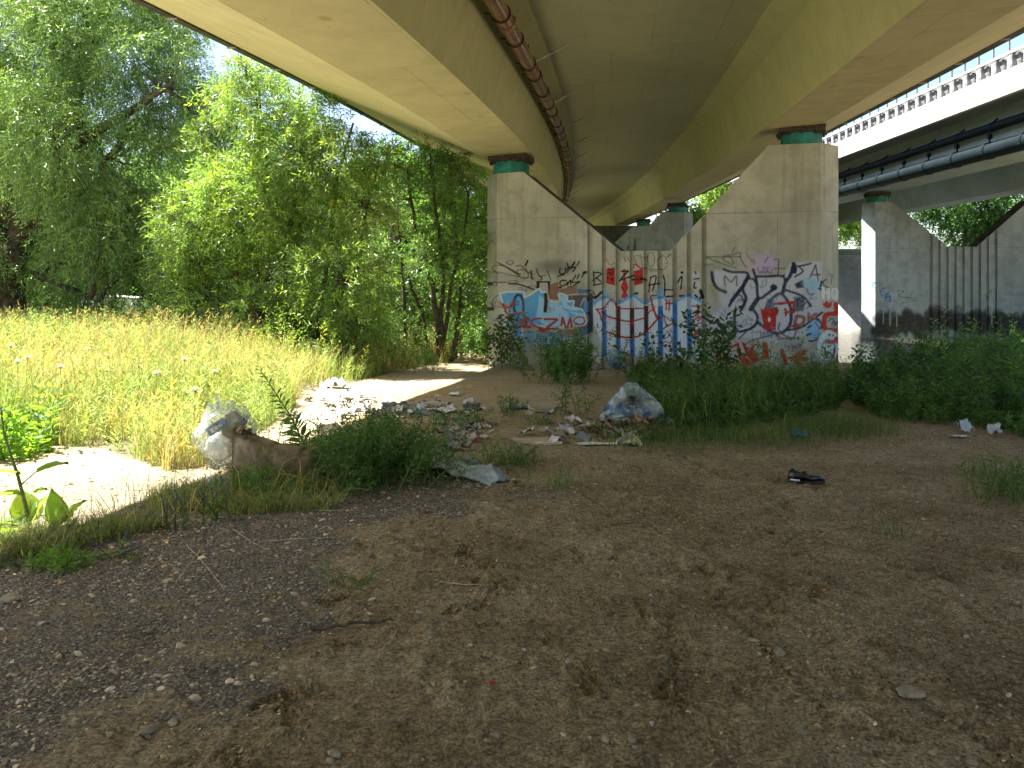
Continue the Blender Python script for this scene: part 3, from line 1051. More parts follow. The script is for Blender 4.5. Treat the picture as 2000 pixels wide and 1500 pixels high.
    for k in range(9):
        a = -2.6 + k * .27
        t.s([(770 + 90 * math.cos(a), 210 + 60 * math.sin(a)), (770 + 190 * math.cos(a), 210 + 130 * math.sin(a))], 12, (.48, .42, .62), .6, 2)
    for _ in range(60):
        x, y = rs.uniform(240, 1380), rs.uniform(420, 1050)
        t.s([(x + rs.uniform(-55, 55), y + rs.uniform(-45, 45)) for _ in range(4)], rs.uniform(5, 10), rs.choice([(.2, .22, .3), (.35, .38, .46), (.45, .3, .42), (.1, .12, .2)]), rs.uniform(.35, .8))
    t.p([(120, 420), (260, 480), (260, 560), (130, 560)], (.3, .34, .16), .5, 5)
    for q, w in (([(110, 125), (300, 125), (500, 120)], 11), ([(500, 75), (500, 125)], 10), ([(350, 110), (500, 75)], 10), ([(110, 130), (300, 205), (440, 245)], 12), ([(490, 125), (530, 200), (570, 250)], 14), ([(330, 110), (300, 150), (410, 210), (400, 150), (350, 110)], 12), ([(405, 70), (435, 15)], 10), ([(560, 85), (640, 190)], 10), ([(640, 150), (660, 200)], 9), ([(810, 125), (770, 190)], 10)):
        t.s(q, w, (.07, .07, .06), .85)
    t.s([(90, 215), (180, 205)], 12, GY, .7)
    for q, w in (([(175, 300), (190, 400), (240, 480), (330, 520)], 30), ([(310, 265), (400, 295), (560, 300), (585, 345)], 24), ([(585, 345), (530, 450), (460, 540), (400, 620)], 36), ([(640, 270), (680, 400), (690, 560), (730, 590), (800, 540), (900, 470)], 26), ([(690, 345), (800, 345), (960, 340), (1000, 400), (970, 520)], 26), ([(560, 375), (640, 375), (680, 440)], 22), ([(545, 400), (525, 500), (560, 600), (500, 730)], 28), ([(690, 600), (615, 715)], 44), ([(640, 720), (690, 800), (660, 900), (540, 960), (450, 950), (430, 820), (440, 720)], 26), ([(240, 830), (300, 950), (420, 1020), (440, 930)], 28), ([(70, 800), (190, 870), (230, 840)], 26), ([(70, 960), (170, 985), (230, 930)], 22),
                 ([(700, 870), (850, 970), (950, 985), (1050, 900), (1070, 750), (1040, 640), (950, 540), (850, 600), (790, 700)], 28), ([(1100, 200), (1060, 330), (1000, 420), (980, 520)], 34), ([(1080, 200), (1150, 230), (1290, 200)], 18), ([(1010, 500), (1200, 570), (1290, 680)], 22), ([(1030, 950), (1200, 910), (1420, 750)], 22), ([(400, 620), (370, 680)], 26), ([(440, 560), (500, 560), (540, 650), (500, 700)], 14), ([(940, 870), (930, 950), (1010, 1020), (1100, 1040)], 12), ([(1160, 240), (1200, 290), (1110, 350)], 16)):
        t.s(q, w, NV, .97, 1.6)
    t.b(870, 470, 38, 38, NV, .97, .3)
    t.p([(1060, 230), (1140, 240), (1125, 320), (1070, 310)], NV)
    t.p([(1105, 430), (1205, 380), (1215, 470), (1130, 482)], NV)
    t.p([(1100, 580), (1220, 570), (1215, 730), (1100, 750)], (.05, .07, .13), .85, 3)
    t.p([(800, 600), (870, 590), (880, 700), (770, 705)], (.05, .1, .2), .9, 2)
    for q in ([(1110, 610), (1170, 600)], [(1140, 600), (1140, 690)], [(1180, 620), (1230, 650), (1180, 690)], [(1240, 640), (1290, 660), (1250, 700)]):
        t.s(q, 10, K, .9)
    t.s([(325, 450), (320, 340), (390, 410), (450, 340), (455, 450)], 14, GY, .9)
    t.s([(1270, 380), (1345, 215)], 14, (.05, .08, .08), .95)
    t.s([(1345, 215), (1375, 400)], 14, (.05, .08, .08), .95)
    t.s([(1290, 330), (1390, 325)], 14, (.05, .08, .08), .95)
    t.s([(1250, 480), (1270, 550), (1330, 540)], 12, (.06, .1, .14), .9)
    for q in ([(695, 245), (700, 290), (735, 290)], [(740, 250), (775, 245), (745, 290), (785, 290)], [(795, 245), (795, 295)], [(825, 240), (797, 270), (830, 295)], [(850, 250), (848, 290)], [(700, 310), (760, 305), (850, 310)]):
        t.s(q, 8, (.12, .06, .2), .9)
    t.s([(740, 400), (790, 385), (780, 450), (720, 470)], 10, (.2, .2, .28), .8)
    t.s([(610, 420), (620, 470), (660, 470)], 10, (.2, .2, .28), .7)
    t.s([(880, 155), (930, 160), (925, 320), (1000, 325)], 11, (.04, .05, .09))
    t.s([(880, 255), (1005, 255)], 14, (.1, .11, .12), .8)
    t.p([(720, 715), (915, 690), (930, 740), (900, 800), (895, 950), (770, 945)], RD, 1, 1.5)
    t.p([(880, 690), (930, 720), (920, 760), (880, 740)], (.16, .03, .03), .9)
    t.b(822, 830, 15, 26, WH)
    for q, w in (([(890, 655), (1105, 638)], 24), ([(1098, 640), (1092, 750)], 20), ([(1002, 712), (1010, 782)], 22), ([(1000, 745), (1100, 745)], 22)):
        t.s(q, w, RD)
    for q, w in (([(1122, 800), (1112, 900)], 32), ([(1130, 795), (1210, 805), (1195, 880), (1100, 900)], 30), ([(1265, 770), (1262, 850)], 26), ([(1352, 762), (1285, 815), (1380, 830)], 24), ([(1050, 912), (1190, 912)], 18), ([(1130, 940), (1100, 1040)], 16), ([(900, 1010), (960, 1045), (1110, 1050)], 18)):
        t.s(q, w, RB, .9)
    t.b(1290, 420, 95, 65, (.30, .56, .74), .8, .9)
    t.b(1330, 490, 60, 40, (.30, .56, .74), .7, .9)
    t.p([(1235, 900), (1330, 830), (1400, 860), (1412, 980), (1300, 1055), (1235, 1000)], (.22, .46, .76), .95, 2)
    for q in ([(1240, 1010), (1290, 990)], [(1270, 1075), (1350, 1060), (1420, 980)], [(1360, 830), (1410, 870), (1410, 930)], [(1260, 920), (1290, 905)], [(1400, 460), (1410, 400)], [(1380, 480), (1420, 500)]):
        t.s(q, 18, NV)
    t.s([(1340, 860), (1390, 940)], 12, (.2, .1, .16))
    for q, w in (([(320, 930), (430, 890), (520, 910)], 10), ([(560, 1110), (640, 1060), (840, 1010)], 12), ([(700, 1050), (690, 1130), (830, 1170)], 11), ([(340, 920), (360, 880), (470, 860)], 10), ([(260, 990), (330, 940)], 12), ([(480, 1050), (560, 970)], 14)):
        t.s(q, w, (.06, .07, .12), .9)
    for k in range(7):
        t.s([(720 + k * 20, 960 + (k % 2) * 20), (730 + k * 20, 1050 - k * 4)], 9, (.06, .06, .1), .85)
        t.s([(630 + k * 22, 950 + (k % 3) * 10), (625 + k * 22, 985)], 8, (.25, .06, .14), .8)
        t.s([(490 + k * 22, 870 + (k % 2) * 25), (500 + k * 22, 900 - (k % 2) * 30)], 7, (.4, .15, .25), .8)
    t.s([(1000, 1130), (1080, 1130)], 9, (.25, .04, .08))
    t.s([(1040, 1130), (1045, 1190)], 9, (.25, .04, .08))
    t.s([(1080, 1190), (1090, 1120), (1118, 1150), (1085, 1160)], 9, (.25, .04, .08))
    t.s([(1122, 1190), (1130, 1115), (1155, 1135), (1128, 1160)], 9, (.25, .04, .08))
    t.s([(1185, 1115), (1158, 1140), (1180, 1165), (1150, 1190)], 9, (.25, .04, .08))
    R2 = (.42, .03, .015)
    t.p([(380, 1140), (480, 1080), (500, 1200), (640, 1330), (560, 1365), (470, 1260), (460, 1130), (385, 1160)], R2)
    t.p([(505, 1080), (545, 1090), (590, 1180), (640, 1110), (665, 1130), (630, 1200), (700, 1210), (690, 1300), (640, 1330), (560, 1230)], R2)
    for q, w in (([(770, 1110), (790, 1250)], 48), ([(650, 1210), (690, 1290)], 36), ([(690, 1290), (800, 1230)], 34), ([(240, 1210), (250, 1290)], 26), ([(300, 1200), (330, 1290)], 26), ([(350, 1310), (560, 1352)], 26), ([(965, 1185), (1010, 1320)], 40), ([(1215, 1195), (1090, 1270)], 44), ([(1090, 1270), (1180, 1345)], 44), ([(1090, 1270), (1240, 1275)], 40), ([(530, 1400), (700, 1390)], 46)):
        t.s(q, w, R2)
    t.s([(370, 1180), (360, 1260), (470, 1290)], 12, K, .9)
    t.s([(1290, 1210), (1300, 1270)], 16, (.1, .12, .1), .9)
    # ---- right end facet
    for q in ([(1430, 470), (1430, 590)], [(1430, 535), (1490, 525)], [(1492, 470), (1492, 600)]):
        t.s(q, 26, (.62, .66, .64))
    t.r(1560, 540, 32, 60, 20, (.62, .66, .64))
    t.b(1580, 560, 40, 60, (.6, .64, .62), .6)
    t.p([(1418, 650), (1450, 640), (1470, 612), (1500, 650), (1532, 615), (1522, 690), (1480, 708), (1440, 690)], R2)
    t.s([(1572, 660), (1575, 760), (1460, 780), (1440, 880), (1460, 940), (1560, 955)], 46, R2)
    t.s([(1465, 380), (1432, 400), (1440, 450), (1495, 470)], 15, (.09, .08, .07))
    t.s([(1505, 310), (1530, 350)], 8, GY)
    t.s([(1550, 325), (1530, 350), (1518, 430)], 8, GY)
    t.s([(1490, 850), (1540, 815), (1560, 890), (1605, 850), (1605, 915), (1560, 940)], 11, (.05, .05, .05))
    t.r(1550, 880, 22, 30, 9, K)
    t.b(1490, 1125, 128, 175, (.60, .68, .66), 1, .15)
    t.r(1490, 1160, 75, 105, 26, (.30, .36, .33))
    t.s([(1450, 1150), (1462, 1240), (1500, 1200), (1540, 1250), (1556, 1150)], 17, (.10, .03, .025))
    t.s([(1480, 1080), (1540, 1085), (1580, 1040)], 34, R2)
    t.s([(1590, 1040), (1590, 1090)], 24, R2)
    t.b(1500, 1005, 16, 16, (.12, .06, .04))
    t.b(1540, 1010, 12, 12, (.12, .06, .04))
    t.p([(1440, 1340), (1560, 1290), (1580, 1220), (1625, 1220), (1625, 1500), (1420, 1500)], (.30, .11, .035), .95, 2)
    t.b(1540, 1420, 34, 50, (.5, .58, .6), .8, .5)
    t.s([(1430, 1480), (1440, 1370), (1500, 1310)], 13, (.05, .05, .05))
    t.s([(1500, 1310), (1550, 1260), (1560, 1340)], 12, (.05, .05, .05))
    # drips, mist and later scribbles
    for _ in range(150):
        x, y = rs.uniform(955, 1630), rs.uniform(575, 690)
        col = rs.choice([(.3, .03, .02), (.02, .02, .03), (.03, .04, .1), (.2, .45, .74), (.55, .6, .66)])
        cv.stroke([(x, y), (x + rs.uniform(-.5, .5), y + rs.uniform(6, 26))], rs.uniform(.5, 1.1), col, rs.uniform(.3, .75), .7)
    for _ in range(60):
        cv.blob((rs.uniform(955, 1630), rs.uniform(555, 700)), rs.uniform(8, 26), rs.uniform(6, 16), rs.choice([(.2, .4, .66), (.06, .06, .07), (.5, .53, .58), (.3, .06, .04), (.3, .27, .22)]), rs.uniform(.05, .13), 1.8)
    for _ in range(110):
        x, y = rs.uniform(955, 1600), rs.gauss(640, 40)
        if y < 560:
            continue
        cv.stroke([(x + rs.uniform(-11, 11), y + rs.uniform(-8, 8)) for _ in range(4)], rs.uniform(.7, 1.5), rs.choice([(.03, .03, .04), (.1, .1, .16), (.32, .05, .05), (.4, .4, .42)]), rs.uniform(.35, .8), .9)
    # dirt splashed up from the ground
    for k in range(60):
        x = rs.uniform(945, 1640)
        cv.blob((x, 728 + rs.uniform(-10, 6)), rs.uniform(10, 26), rs.uniform(6, 18), (.22, .17, .11), .35, 1.2)


def paint_far(cv):
    B = (.05, .18, .40)
    t = lambda p: (p[0] / 4.6875 + 1600, p[1] / 4.6875 + 340)

    def s(pts, w, col, a=1.0):
        cv.stroke([t(p) for p in pts], w / 4.6875, col, a, .6)
    for q in ([(560, 1080), (575, 1050), (610, 1040)], [(565, 1080), (600, 1075)], [(560, 1080), (575, 1120)], [(590, 1110), (640, 1080), (600, 1130), (650, 1110)], [(610, 1140), (650, 1120), (640, 1170), (600, 1150)], [(640, 1130), (655, 1165)], [(470, 1000), (520, 990), (480, 1030), (520, 1040)]):
        s(q, 13, B, .9)
    for q in ([(720, 1065), (730, 1140)], [(720, 1065), (775, 1075), (730, 1110), (800, 1135)], [(780, 1130), (810, 1125), (800, 1175), (750, 1175)], [(860, 1070), (830, 1140), (900, 1155)], [(800, 1130), (890, 1130)]):
        s(q, 7, (.06, .12, .05), .85)
    for k in range(6):
        x = 1700 + k * 30
        s([(x, 1110), (x + 15, 1085), (x + 22, 1115)], 8, (.12, .16, .15), .5)
    rs = random.Random(8)
    for k in range(330):
        x = rs.uniform(525, 1900)
        y0 = 1262 + 28 * math.sin(x * .004) + rs.uniform(-12, 50)
        if 860 < x < 1000:
            y0 += 40
        cv.blob(t((x, y0 + rs.choice((20, 60, 110, 150)))), rs.uniform(3, 13), rs.uniform(4, 14), (.035, .032, .028), rs.uniform(.4, .85), .7)
    for x, y1 in ((588, 1370), (648, 1390), (712, 1400), (1580, 1380)):
        s([(x, 1250), (x, y1)], 7, (.45, .46, .43), .9)


def pier(Lp, Rp, zb, top, T, grooves, gd, mat, label, nu=.1, nz=14, paint=None, cham=.42, cdep=.5, bear=(), name='bridge_pier', scale=1.0, extra_px=None):
    """wall pier: height field along the line Lp-Rp, V notch, grooves, chamfered ends"""
    Lp = np.array(Lp, float)
    Rp = np.array(Rp, float)
    Wd = np.linalg.norm(Rp - Lp)
    e = (Rp - Lp) / Wd
    n = np.array([-e[1], e[0]])              # into the wall, a little towards the camera
    us = list(np.arange(0, Wd, nu)) + [Wd]
    for a, b in grooves:
        us = [u for u in us if not (a - .012 < u < a + .012 or b - .012 < u < b + .012)] + [a - .004, a + .004, b - .004, b + .004]
    for q in (cham, Wd - cham):
        us.append(q)
    us = np.array(sorted(us))
    tu = np.array([p[0] for p in top])
    tz = np.array([p[1] for p in top])
    tops = np.interp(us, tu, tz)
    d = np.maximum(0, 1 - us / cham) * cdep + np.maximum(0, 1 - (Wd - us) / cham) * cdep
    dg = d.copy()
    for a, b in grooves:
        dg = np.where((us > a) & (us < b), gd, dg)
    tt = np.linspace(0, 1, nz)
    U = np.broadcast_to(us[:, None], (len(us), nz))
    Z = zb + tt[None, :] * (tops - zb)[:, None]
    XY = Lp + us[:, None] * e + dg[:, None] * n
    V = np.concatenate([np.broadcast_to(XY[:, None, :], (len(us), nz, 2)), Z[..., None]], -1)
    col = None
    if paint is not None:
        x0 = Lp[0] + U * e[0]
        y0 = Lp[1] + U * e[1]
        fx = x0 + d[:, None] * n[0]
        fy = y0 + d[:, None] * n[1]
        cv = Canvas(CX + F * fx / fy, HY - F * (Z - CZ) / fy)
        paint(cv)
        col = cv.c.reshape(-1, 4)
    else:
        col = np.zeros((V.shape[0] * V.shape[1], 4))
    nu_ = len(us)
    base = (np.array([Lp[0], Lp[1], 0]) + np.array([Rp[0], Rp[1], 0])) / 2
    base[2] = max(zb, float(gb(base[0], base[1])))
    root = empty(name, base, label, 'bridge pier')
    mb = MB()
    mb.add(V.reshape(-1, 3), grid_faces(nu_, nz), 0, col)
    Bk = Lp + us[:, None] * e + (T - d)[:, None] * n
    VB = np.concatenate([np.broadcast_to(Bk[:, None, :], (nu_, 2, 2)), np.stack([np.full(nu_, zb), tops], 1)[..., None]], -1)
    o0 = nu_ * nz
    zc = np.zeros((nu_ * 2, 4))
    mb.add(VB.reshape(-1, 3), grid_faces(nu_, 2)[:, ::-1].copy(), 0, zc)
    i = np.arange(nu_ - 1)
    topf = np.stack([i * nz + nz - 1, (i + 1) * nz + nz - 1, o0 + (i + 1) * 2 + 1, o0 + i * 2 + 1], 1)
    mb.F.append(topf)
    mb.M.append(np.ones(len(topf), int))
    ends = []
    for c0 in (0, nu_ - 1):
        ends.append([c0 * nz, c0 * nz + nz - 1, o0 + c0 * 2 + 1, o0 + c0 * 2])
    mb.F.append(np.array([ends[0], ends[1][::-1]]))
    mb.M.append(np.zeros(2, int))
    mb.uv = np.concatenate([np.stack([U, Z], -1).reshape(-1, 2), np.stack([np.repeat(us, 2), VB[..., 2].ravel()], 1)])
    mb.build('pier_wall', [mat, M['coping']], root)
    for (u, zt) in bear:
        c = Lp + u * e + n * (T * .42)
        zp = float(np.interp(u, tu, tz))
        h = zt - zp
        a = math.atan2(e[1], e[0])
        b = MB()
        th = np.linspace(0, 2 * PI, 28, endpoint=False)
        tube(b, [(c[0], c[1], zp + .005), (c[0], c[1], zp + h * .62)], .46 * scale, 28)
        bo = b.build('bearing', M['teal'], root, smooth=False)
        b = MB()
        tube(b, [(c[0], c[1], zp + h * .62), (c[0], c[1], zp + h * .70)], .56 * scale, 28, 0)
        box(b, (c[0], c[1], zp + h * .84), (.98 * scale, .9 * scale, h * .30), a)
        for k in range(10):
            q = k / 10 * 2 * PI
            tube(b, [(c[0] + .52 * scale * math.cos(q), c[1] + .52 * scale * math.sin(q), zp + h * .52), (c[0] + .52 * scale * math.cos(q), c[1] + .52 * scale * math.sin(q), zp + h * .78)], .03 * scale, 6)
        b.build('bearing_plate', M['rust'], bo)
    return root


# first pier: both ends measured on the photo
LP = np.array([-.775, 20.16])
RP = np.array([7.33, 17.8])
_e = (RP - LP) / np.linalg.norm(RP - LP)


def pier_uz(px, py):
    # point of the front plane seen at (px, py)
    d = np.array([(px - CX) / F, 1.0])
    A = np.array([d, -_e]).T
    s, u = np.linalg.solve(A, LP)
    return u, CZ - (py - HY) / F * s


uz = [pier_uz(*q) for q in ((925, 342), (1022, 335), (1212, 490), (1308, 490), (1370, 425), (1502, 283), (1650, 277))]
Wd1 = np.linalg.norm(RP - LP)
top1 = [(0, uz[0][1])] + [(u, z) for u, z in uz[1:6]] + [(Wd1, uz[6][1])]
GRV = [(1147.5, 1157.5), (1175.5, 1184), (1202.5, 1211.5), (1230, 1238.5), (1257.5, 1266), (1285, 1294.5), (1313.5, 1322.5), (1341.5, 1350.5), (1370.5, 1380)]
gr1 = [(pier_uz(a, 600)[0], pier_uz(b, 600)[0]) for a, b in GRV]
bl = pier_uz(988, 300)[0]
brr = pier_uz(1568, 300)[0]


def deck_under(x, y):
    best = None
    for st in np.arange(y - 3, y + 4, .05):
        th = heading(st)
        u = (x - np.interp(st, SY, _sx)) / math.cos(th)
        yy = st - u * math.sin(th)
        if best is None or abs(yy - y) < best[0]:
            best = (abs(yy - y), st, u)
    return float(deckpt(best[1], best[2], 0)[2]), best[2]


_nn = np.array([-_e[1], _e[0]])
bears = []
for u in (bl, brr):
    c = LP + _e * u + _nn * .5
    zt, uu = deck_under(c[0], c[1])
    print('bearing', u, c, 'deck z', zt, 'u', uu, 'pier top', np.interp(u, [p[0] for p in top1], [p[1] for p in top1]))
    bears.append((u, zt))
pier(LP, RP, -.9, top1, 1.15, gr1, .09, M['pier'], 'ribbed concrete wall pier covered in graffiti, nearest to the camera', nu=.0145, nz=250, paint=paint_front, bear=bears)


def pier_copy(L2, R2, zb, ztop, mat, label, paint=None, nu=.1, nz=14, lift=.45, sc=1.0, kbear=True):
    L2 = np.array(L2, float)
    R2 = np.array(R2, float)
    w = np.linalg.norm(R2 - L2)
    k = w / Wd1
    dz = ztop - uz[1][1]
    tp = [(0, ztop), (uz[1][0] * k, ztop), (uz[2][0] * k, uz[2][1] + dz), (uz[3][0] * k, uz[3][1] + dz), (uz[5][0] * k, ztop + .03), (w, ztop + .03)]
    gv = [(a * k, b * k) for a, b in gr1]
    b = ((bl * k, ztop + lift), (brr * k, ztop + .03 + lift)) if kbear else ()
    return pier(L2, R2, zb, tp, 1.1, gv, .1, mat, label, nu=nu, nz=nz, paint=paint, bear=b, scale=sc)


# further piers of the same bridge
for (yc, lab) in ((42.0, 'second graffiti-free ribbed pier seen through the notch of the graffiti pier'), (56.0, 'dark distant pier glimpsed far behind through the graffiti pier notch')):
    c = deckpt(yc, 0, 0)
    th = -heading(yc) - math.radians(9)
    e = np.array([math.cos(th), math.sin(th)])
    pier_copy(c[:2] - e * 4.2, c[:2] + e * 4.2, -2.4, c[2] - .62, M['pier_grey'], lab, lift=.5)  # darker grey concrete than the front pier, standing in for shade back here

c = deckpt(64, 0, 0)
mb = MB()
box(mb, (c[0], c[1] + 1, c[2] / 2 - .6), (16, 2.0, c[2] + 1.1), -heading(64))
box(mb, (c[0], c[1] - .3, c[2] / 2 - 1.4), (13, .6, c[2] - .9), -heading(64))
mb.uv = np.concatenate(mb.V)[:, [0, 2]]
tag(mb.build('bridge_abutment', M['wall_dark']), 'shaded concrete abutment closing the far end under the bridge', 'abutment')

# ------------------------------------------------------------------ second bridge, on the right
B2 = empty('road_bridge', (18, 20, 5.6), 'grey-green concrete bridge on the right carrying a white railing and dark pipes', 'bridge')
Y2 = np.arange(6, 110, 4.0)


def z2(y):
    return 5.47 + .011 * y


def x2(y):
    return .012 * (y - 28)


def sweep2(name, prof, mat, parent):
    prof = np.array(prof, float)
    n = len(prof)
    V = np.array([[(x + x2(y), y, z + z2(y)) for x, z in prof] for y in Y2])
    per = np.concatenate([[0], np.cumsum(np.hypot(*np.diff(prof, axis=0).T))])
    mb = MB()
    f = grid_faces(len(Y2), n)
    i = np.arange(len(Y2) - 1)
    f = np.concatenate([f, np.stack([i * n + n - 1, (i + 1) * n + n - 1, (i + 1) * n, i * n], 1)])
    mb.add(V.reshape(-1, 3), [f, np.array([list(range(n))]), np.array([[(len(Y2) - 1) * n + k for k in range(n)][::-1]])])
    mb.uv = np.stack(np.broadcast_arrays(per[None, :], Y2[:, None]), -1).reshape(-1, 2)
    return mb.build(name, mat, parent)


sweep2('girder', [(15.6, 0), (17.0, 0), (17.2, 1.5), (15.45, 1.5)], M['deck_grey'], B2)
sweep2('girder', [(22.0, 0), (23.4, 0), (23.55, 1.5), (21.8, 1.5)], M['deck_grey'], B2)
sweep2('slab', [(14.62, 1.62), (15.45, 1.5), (23.55, 1.5), (25.0, 1.65), (25.0, 2.0), (14.62, 2.0)], M['deck_grey'], B2)
sweep2('fascia', [(14.42, 1.46), (14.62, 1.46), (14.85, 2.0), (14.85, 2.16), (14.42, 2.16)], M['fascia'], B2)
rail = MB()
for (z, hh) in ((2.16, .06), (2.66, .07), (3.24, .05)):
    V = []
    for y in Y2:
        for dx, dz in ((-.035, 0), (.035, 0), (.035, hh), (-.035, hh)):
            V.append((14.56 + x2(y) + dx, y, z2(y) + z + dz))
    i = np.arange(len(Y2) - 1)
    fs = np.concatenate([np.stack([i * 4 + k, (i + 1) * 4 + k, (i + 1) * 4 + (k + 1) % 4, i * 4 + (k + 1) % 4], 1) for k in range(4)])
    rail.add(np.array(V), fs)
RAIL = rail.build('railing', M['panel_white'], B2)
post0 = panel0 = None
for k in range(64):
    y = 14 + k * .78
    for kind in (0, 1):
        src = post0 if kind == 0 else panel0
        if src is None:
            mb = MB()
            if kind == 0:
                box(mb, (0, 0, .27), (.07, .09, .5))
                box(mb, (0, 0, .80), (.05, .035, .56), 0, 1)
                src = post0 = mb.build('post', [M['panel_white'], M['panel_dark']], None)
            else:
                box(mb, (.10, 0, .20), (.03, .68, .46))
                box(mb, (.02, .24, .2), (.14, .16, .44))
                box(mb, (.0, -.14, .08), (.10, .2, .06))
                box(mb, (.0, -.05, .28), (.10, .12, .05))
                src = panel0 = mb.build('infill_panel', M['panel_dark'], None)
            c = src
        else:
            c = src.copy()
            COL.objects.link(c)
        c.parent = RAIL
        c.location = (14.60 + x2(y), y + (.39 if kind else 0), z2(y) + (2.30 if kind else 2.17))
for (x, z, r, lab, sock) in ((15.22, .17, .25, 'thick dark teal pipe with couplings along the grey-green bridge girder', True), (15.32, .93, .14, 'thin dark pipe clamped above the thick teal pipe', False)):
    P2 = empty('utility_pipe', (x, 20, z2(20) + z), lab, 'pipe')
    mb = MB()
    tube(mb, [(x + x2(y), y, z2(y) + z) for y in Y2], r, 16)
    mb.build('pipe', M['teal_pipe'], P2, smooth=True)
    first = None
    for k in range(24):
        y = 14 + k * 1.9
        if first is None:
            mb = MB()
            tube(mb, [(0, -.07, 0), (0, .07, 0)], r * 1.1, 16)
            if sock:
                tube(mb, [(0, 0, r), (0, 0, r + .5)], .035, 6)
                box(mb, (0, 0, r + .2), (.12, .12, .14))
            else:
                tube(mb, [(0, 0, r), (.2, 0, .3)], .03, 6)
            first = mb.build('hanger', M['teal_pipe'], P2)
            c = first
        else:
            c = first.copy()
            COL.objects.link(c)
        c.parent = P2
        c.matrix_parent_inverse = Matrix.Translation(Vector(P2.location)).inverted()
        c.location = (x + x2(y), y, z2(y) + z)
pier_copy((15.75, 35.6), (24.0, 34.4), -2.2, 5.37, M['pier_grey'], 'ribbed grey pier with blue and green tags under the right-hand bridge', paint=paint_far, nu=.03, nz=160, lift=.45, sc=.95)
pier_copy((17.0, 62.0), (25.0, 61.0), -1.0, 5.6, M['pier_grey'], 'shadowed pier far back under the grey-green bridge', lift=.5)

# sloping concrete river wall beyond the water
mb = MB()
xs = np.linspace(-6, 45, 60)
prof = np.array([(43.2, -1.8), (43.2, -.95), (43.5, -.78), (47.3, 3.5), (48.0, 3.52), (48.0, -1.8)])
V = np.array([[(x, y + .03 * vn2(x, z, 1.5, 4), z) for y, z in prof] for x in xs])
mb.add(V.reshape(-1, 3), grid_faces(len(xs), len(prof)))
mb.uv = np.stack(np.broadcast_arrays(xs[:, None], np.array([0, 1.4, 1.8, 7.1, 7.8, 13])[None, :]), -1).reshape(-1, 2)
tag(mb.build('river_wall', M['wallc']), 'sloping concrete river wall beyond the water, half in sun', 'wall')

# whitewashed wall behind the meadow
p = W(165, 640, 29)
q = W(300, 640, 29)
mb = MB()
xs = np.linspace(-14.75, -12.8, 16)
prof = [(27.3, -.2), (27.3, 1.25), (27.6, 1.28), (27.6, -.2)]
V = np.array([[(x, y, z + (0.05 * vn2(x, 0, .9, 2) if z > 1 else 0)) for y, z in prof] for x in xs])
mb.add(V.reshape(-1, 3), grid_faces(len(xs), 4))
mb.uv = np.stack(np.broadcast_arrays(xs[:, None], np.array([0, 1.45, 1.75, 3.2])[None, :]), -1).reshape(-1, 2)
tag(mb.build('garden_wall', M['masonry']), 'low whitewashed masonry wall behind the dry grass on the left', 'wall')


# ------------------------------------------------------------------ foliage
def unit(v):
    return v / (np.linalg.norm(v, axis=-1, keepdims=True) + 1e-9)


def leaves(mb, P, D, Ln, Wt, col, rng, mat=0, fold=.15, droop=0.0, shape=.45):
    n = len(P)
    D = unit(D)
    R = rng.normal(size=(n, 3))
    S = unit(np.cross(D, R))
    Nn = np.cross(S, D)
    Ln = np.broadcast_to(Ln, (n,))[:, None]
    Wt = np.broadcast_to(Wt, (n,))[:, None]
    mid = P + D * Ln * shape
    tip = P + D * Ln
    tip[:, 2] -= droop * Ln[:, 0]
    V = np.stack([P, mid + S * Wt / 2 + Nn * Wt * fold, tip, mid - S * Wt / 2 + Nn * Wt * fold], 1)
    b = np.arange(n)[:, None] * 4
    f = np.concatenate([b + np.array([[0, 1, 2]]), b + np.array([[0, 2, 3]])])
    mb.add(V.reshape(-1, 3), f, mat, np.repeat(col, 4, 0))


def sprays(mb, Q, T, length, k, leaf_len, leaf_w, rng, tint, droop=.25, mat=0, var=.35, yellow=.1, alt=.75):
    """twigs starting at Q along T, each with k leaves"""
    n = len(Q)
    T = unit(T)
    length = np.broadcast_to(length, (n,))
    base = np.array(tint)
    cl = (1 + var * rng.normal(size=(n, 1)) * .6)
    tc = np.clip(base * cl, .25, 2.2)
    ye = rng.random(n) < yellow
    tc[ye] = tc[ye] * np.array([1.7, 1.35, .8])
    s = (np.arange(k) + .5) / k
    P = Q[:, None] + T[:, None] * (length[:, None, None] * s[None, :, None])
    P[..., 2] -= droop * length[:, None] * s[None] ** 2
    A = unit(np.cross(T, rng.normal(size=(n, 3))))
    B = np.cross(T, A)
    ang = (np.arange(k) * 2.4)[None] + rng.random((n, 1)) * 6
    side = A[:, None] * np.cos(ang)[..., None] + B[:, None] * np.sin(ang)[..., None]
    D = T[:, None] * (.75) + side * alt + rng.normal(size=(n, k, 3)) * .25
    D[..., 2] -= droop * 1.2
    col = np.repeat(tc[:, None], k, 1) * (1 + .18 * rng.normal(size=(n, k, 1)))
    col = np.clip(col, .15, 2.6).reshape(-1, 3)
    ll = leaf_len * (.7 + .6 * rng.random(n * k))
    leaves(mb, P.reshape(-1, 3), D.reshape(-1, 3), ll, leaf_w * (.75 + .5 * rng.random(n * k)), np.concatenate([col, np.ones((len(col), 1))], 1), rng, mat)


def blob_px(lst, Y0, jitter, rng):
    out = []
    for b in lst:
        px, py, r = b[:3]
        Y = (b[3] if len(b) > 3 else Y0) + rng.uniform(-jitter, jitter)
        out.append((W(px, py, Y), r / F * Y))
    return out


def wavy(a, b, n, amp, rng):
    t = np.linspace(0, 1, n)[:, None]
    P = a * (1 - t) + b * t
    off = rng.normal(size=(n, 3)) * amp * np.sin(t * PI)
    return P + off


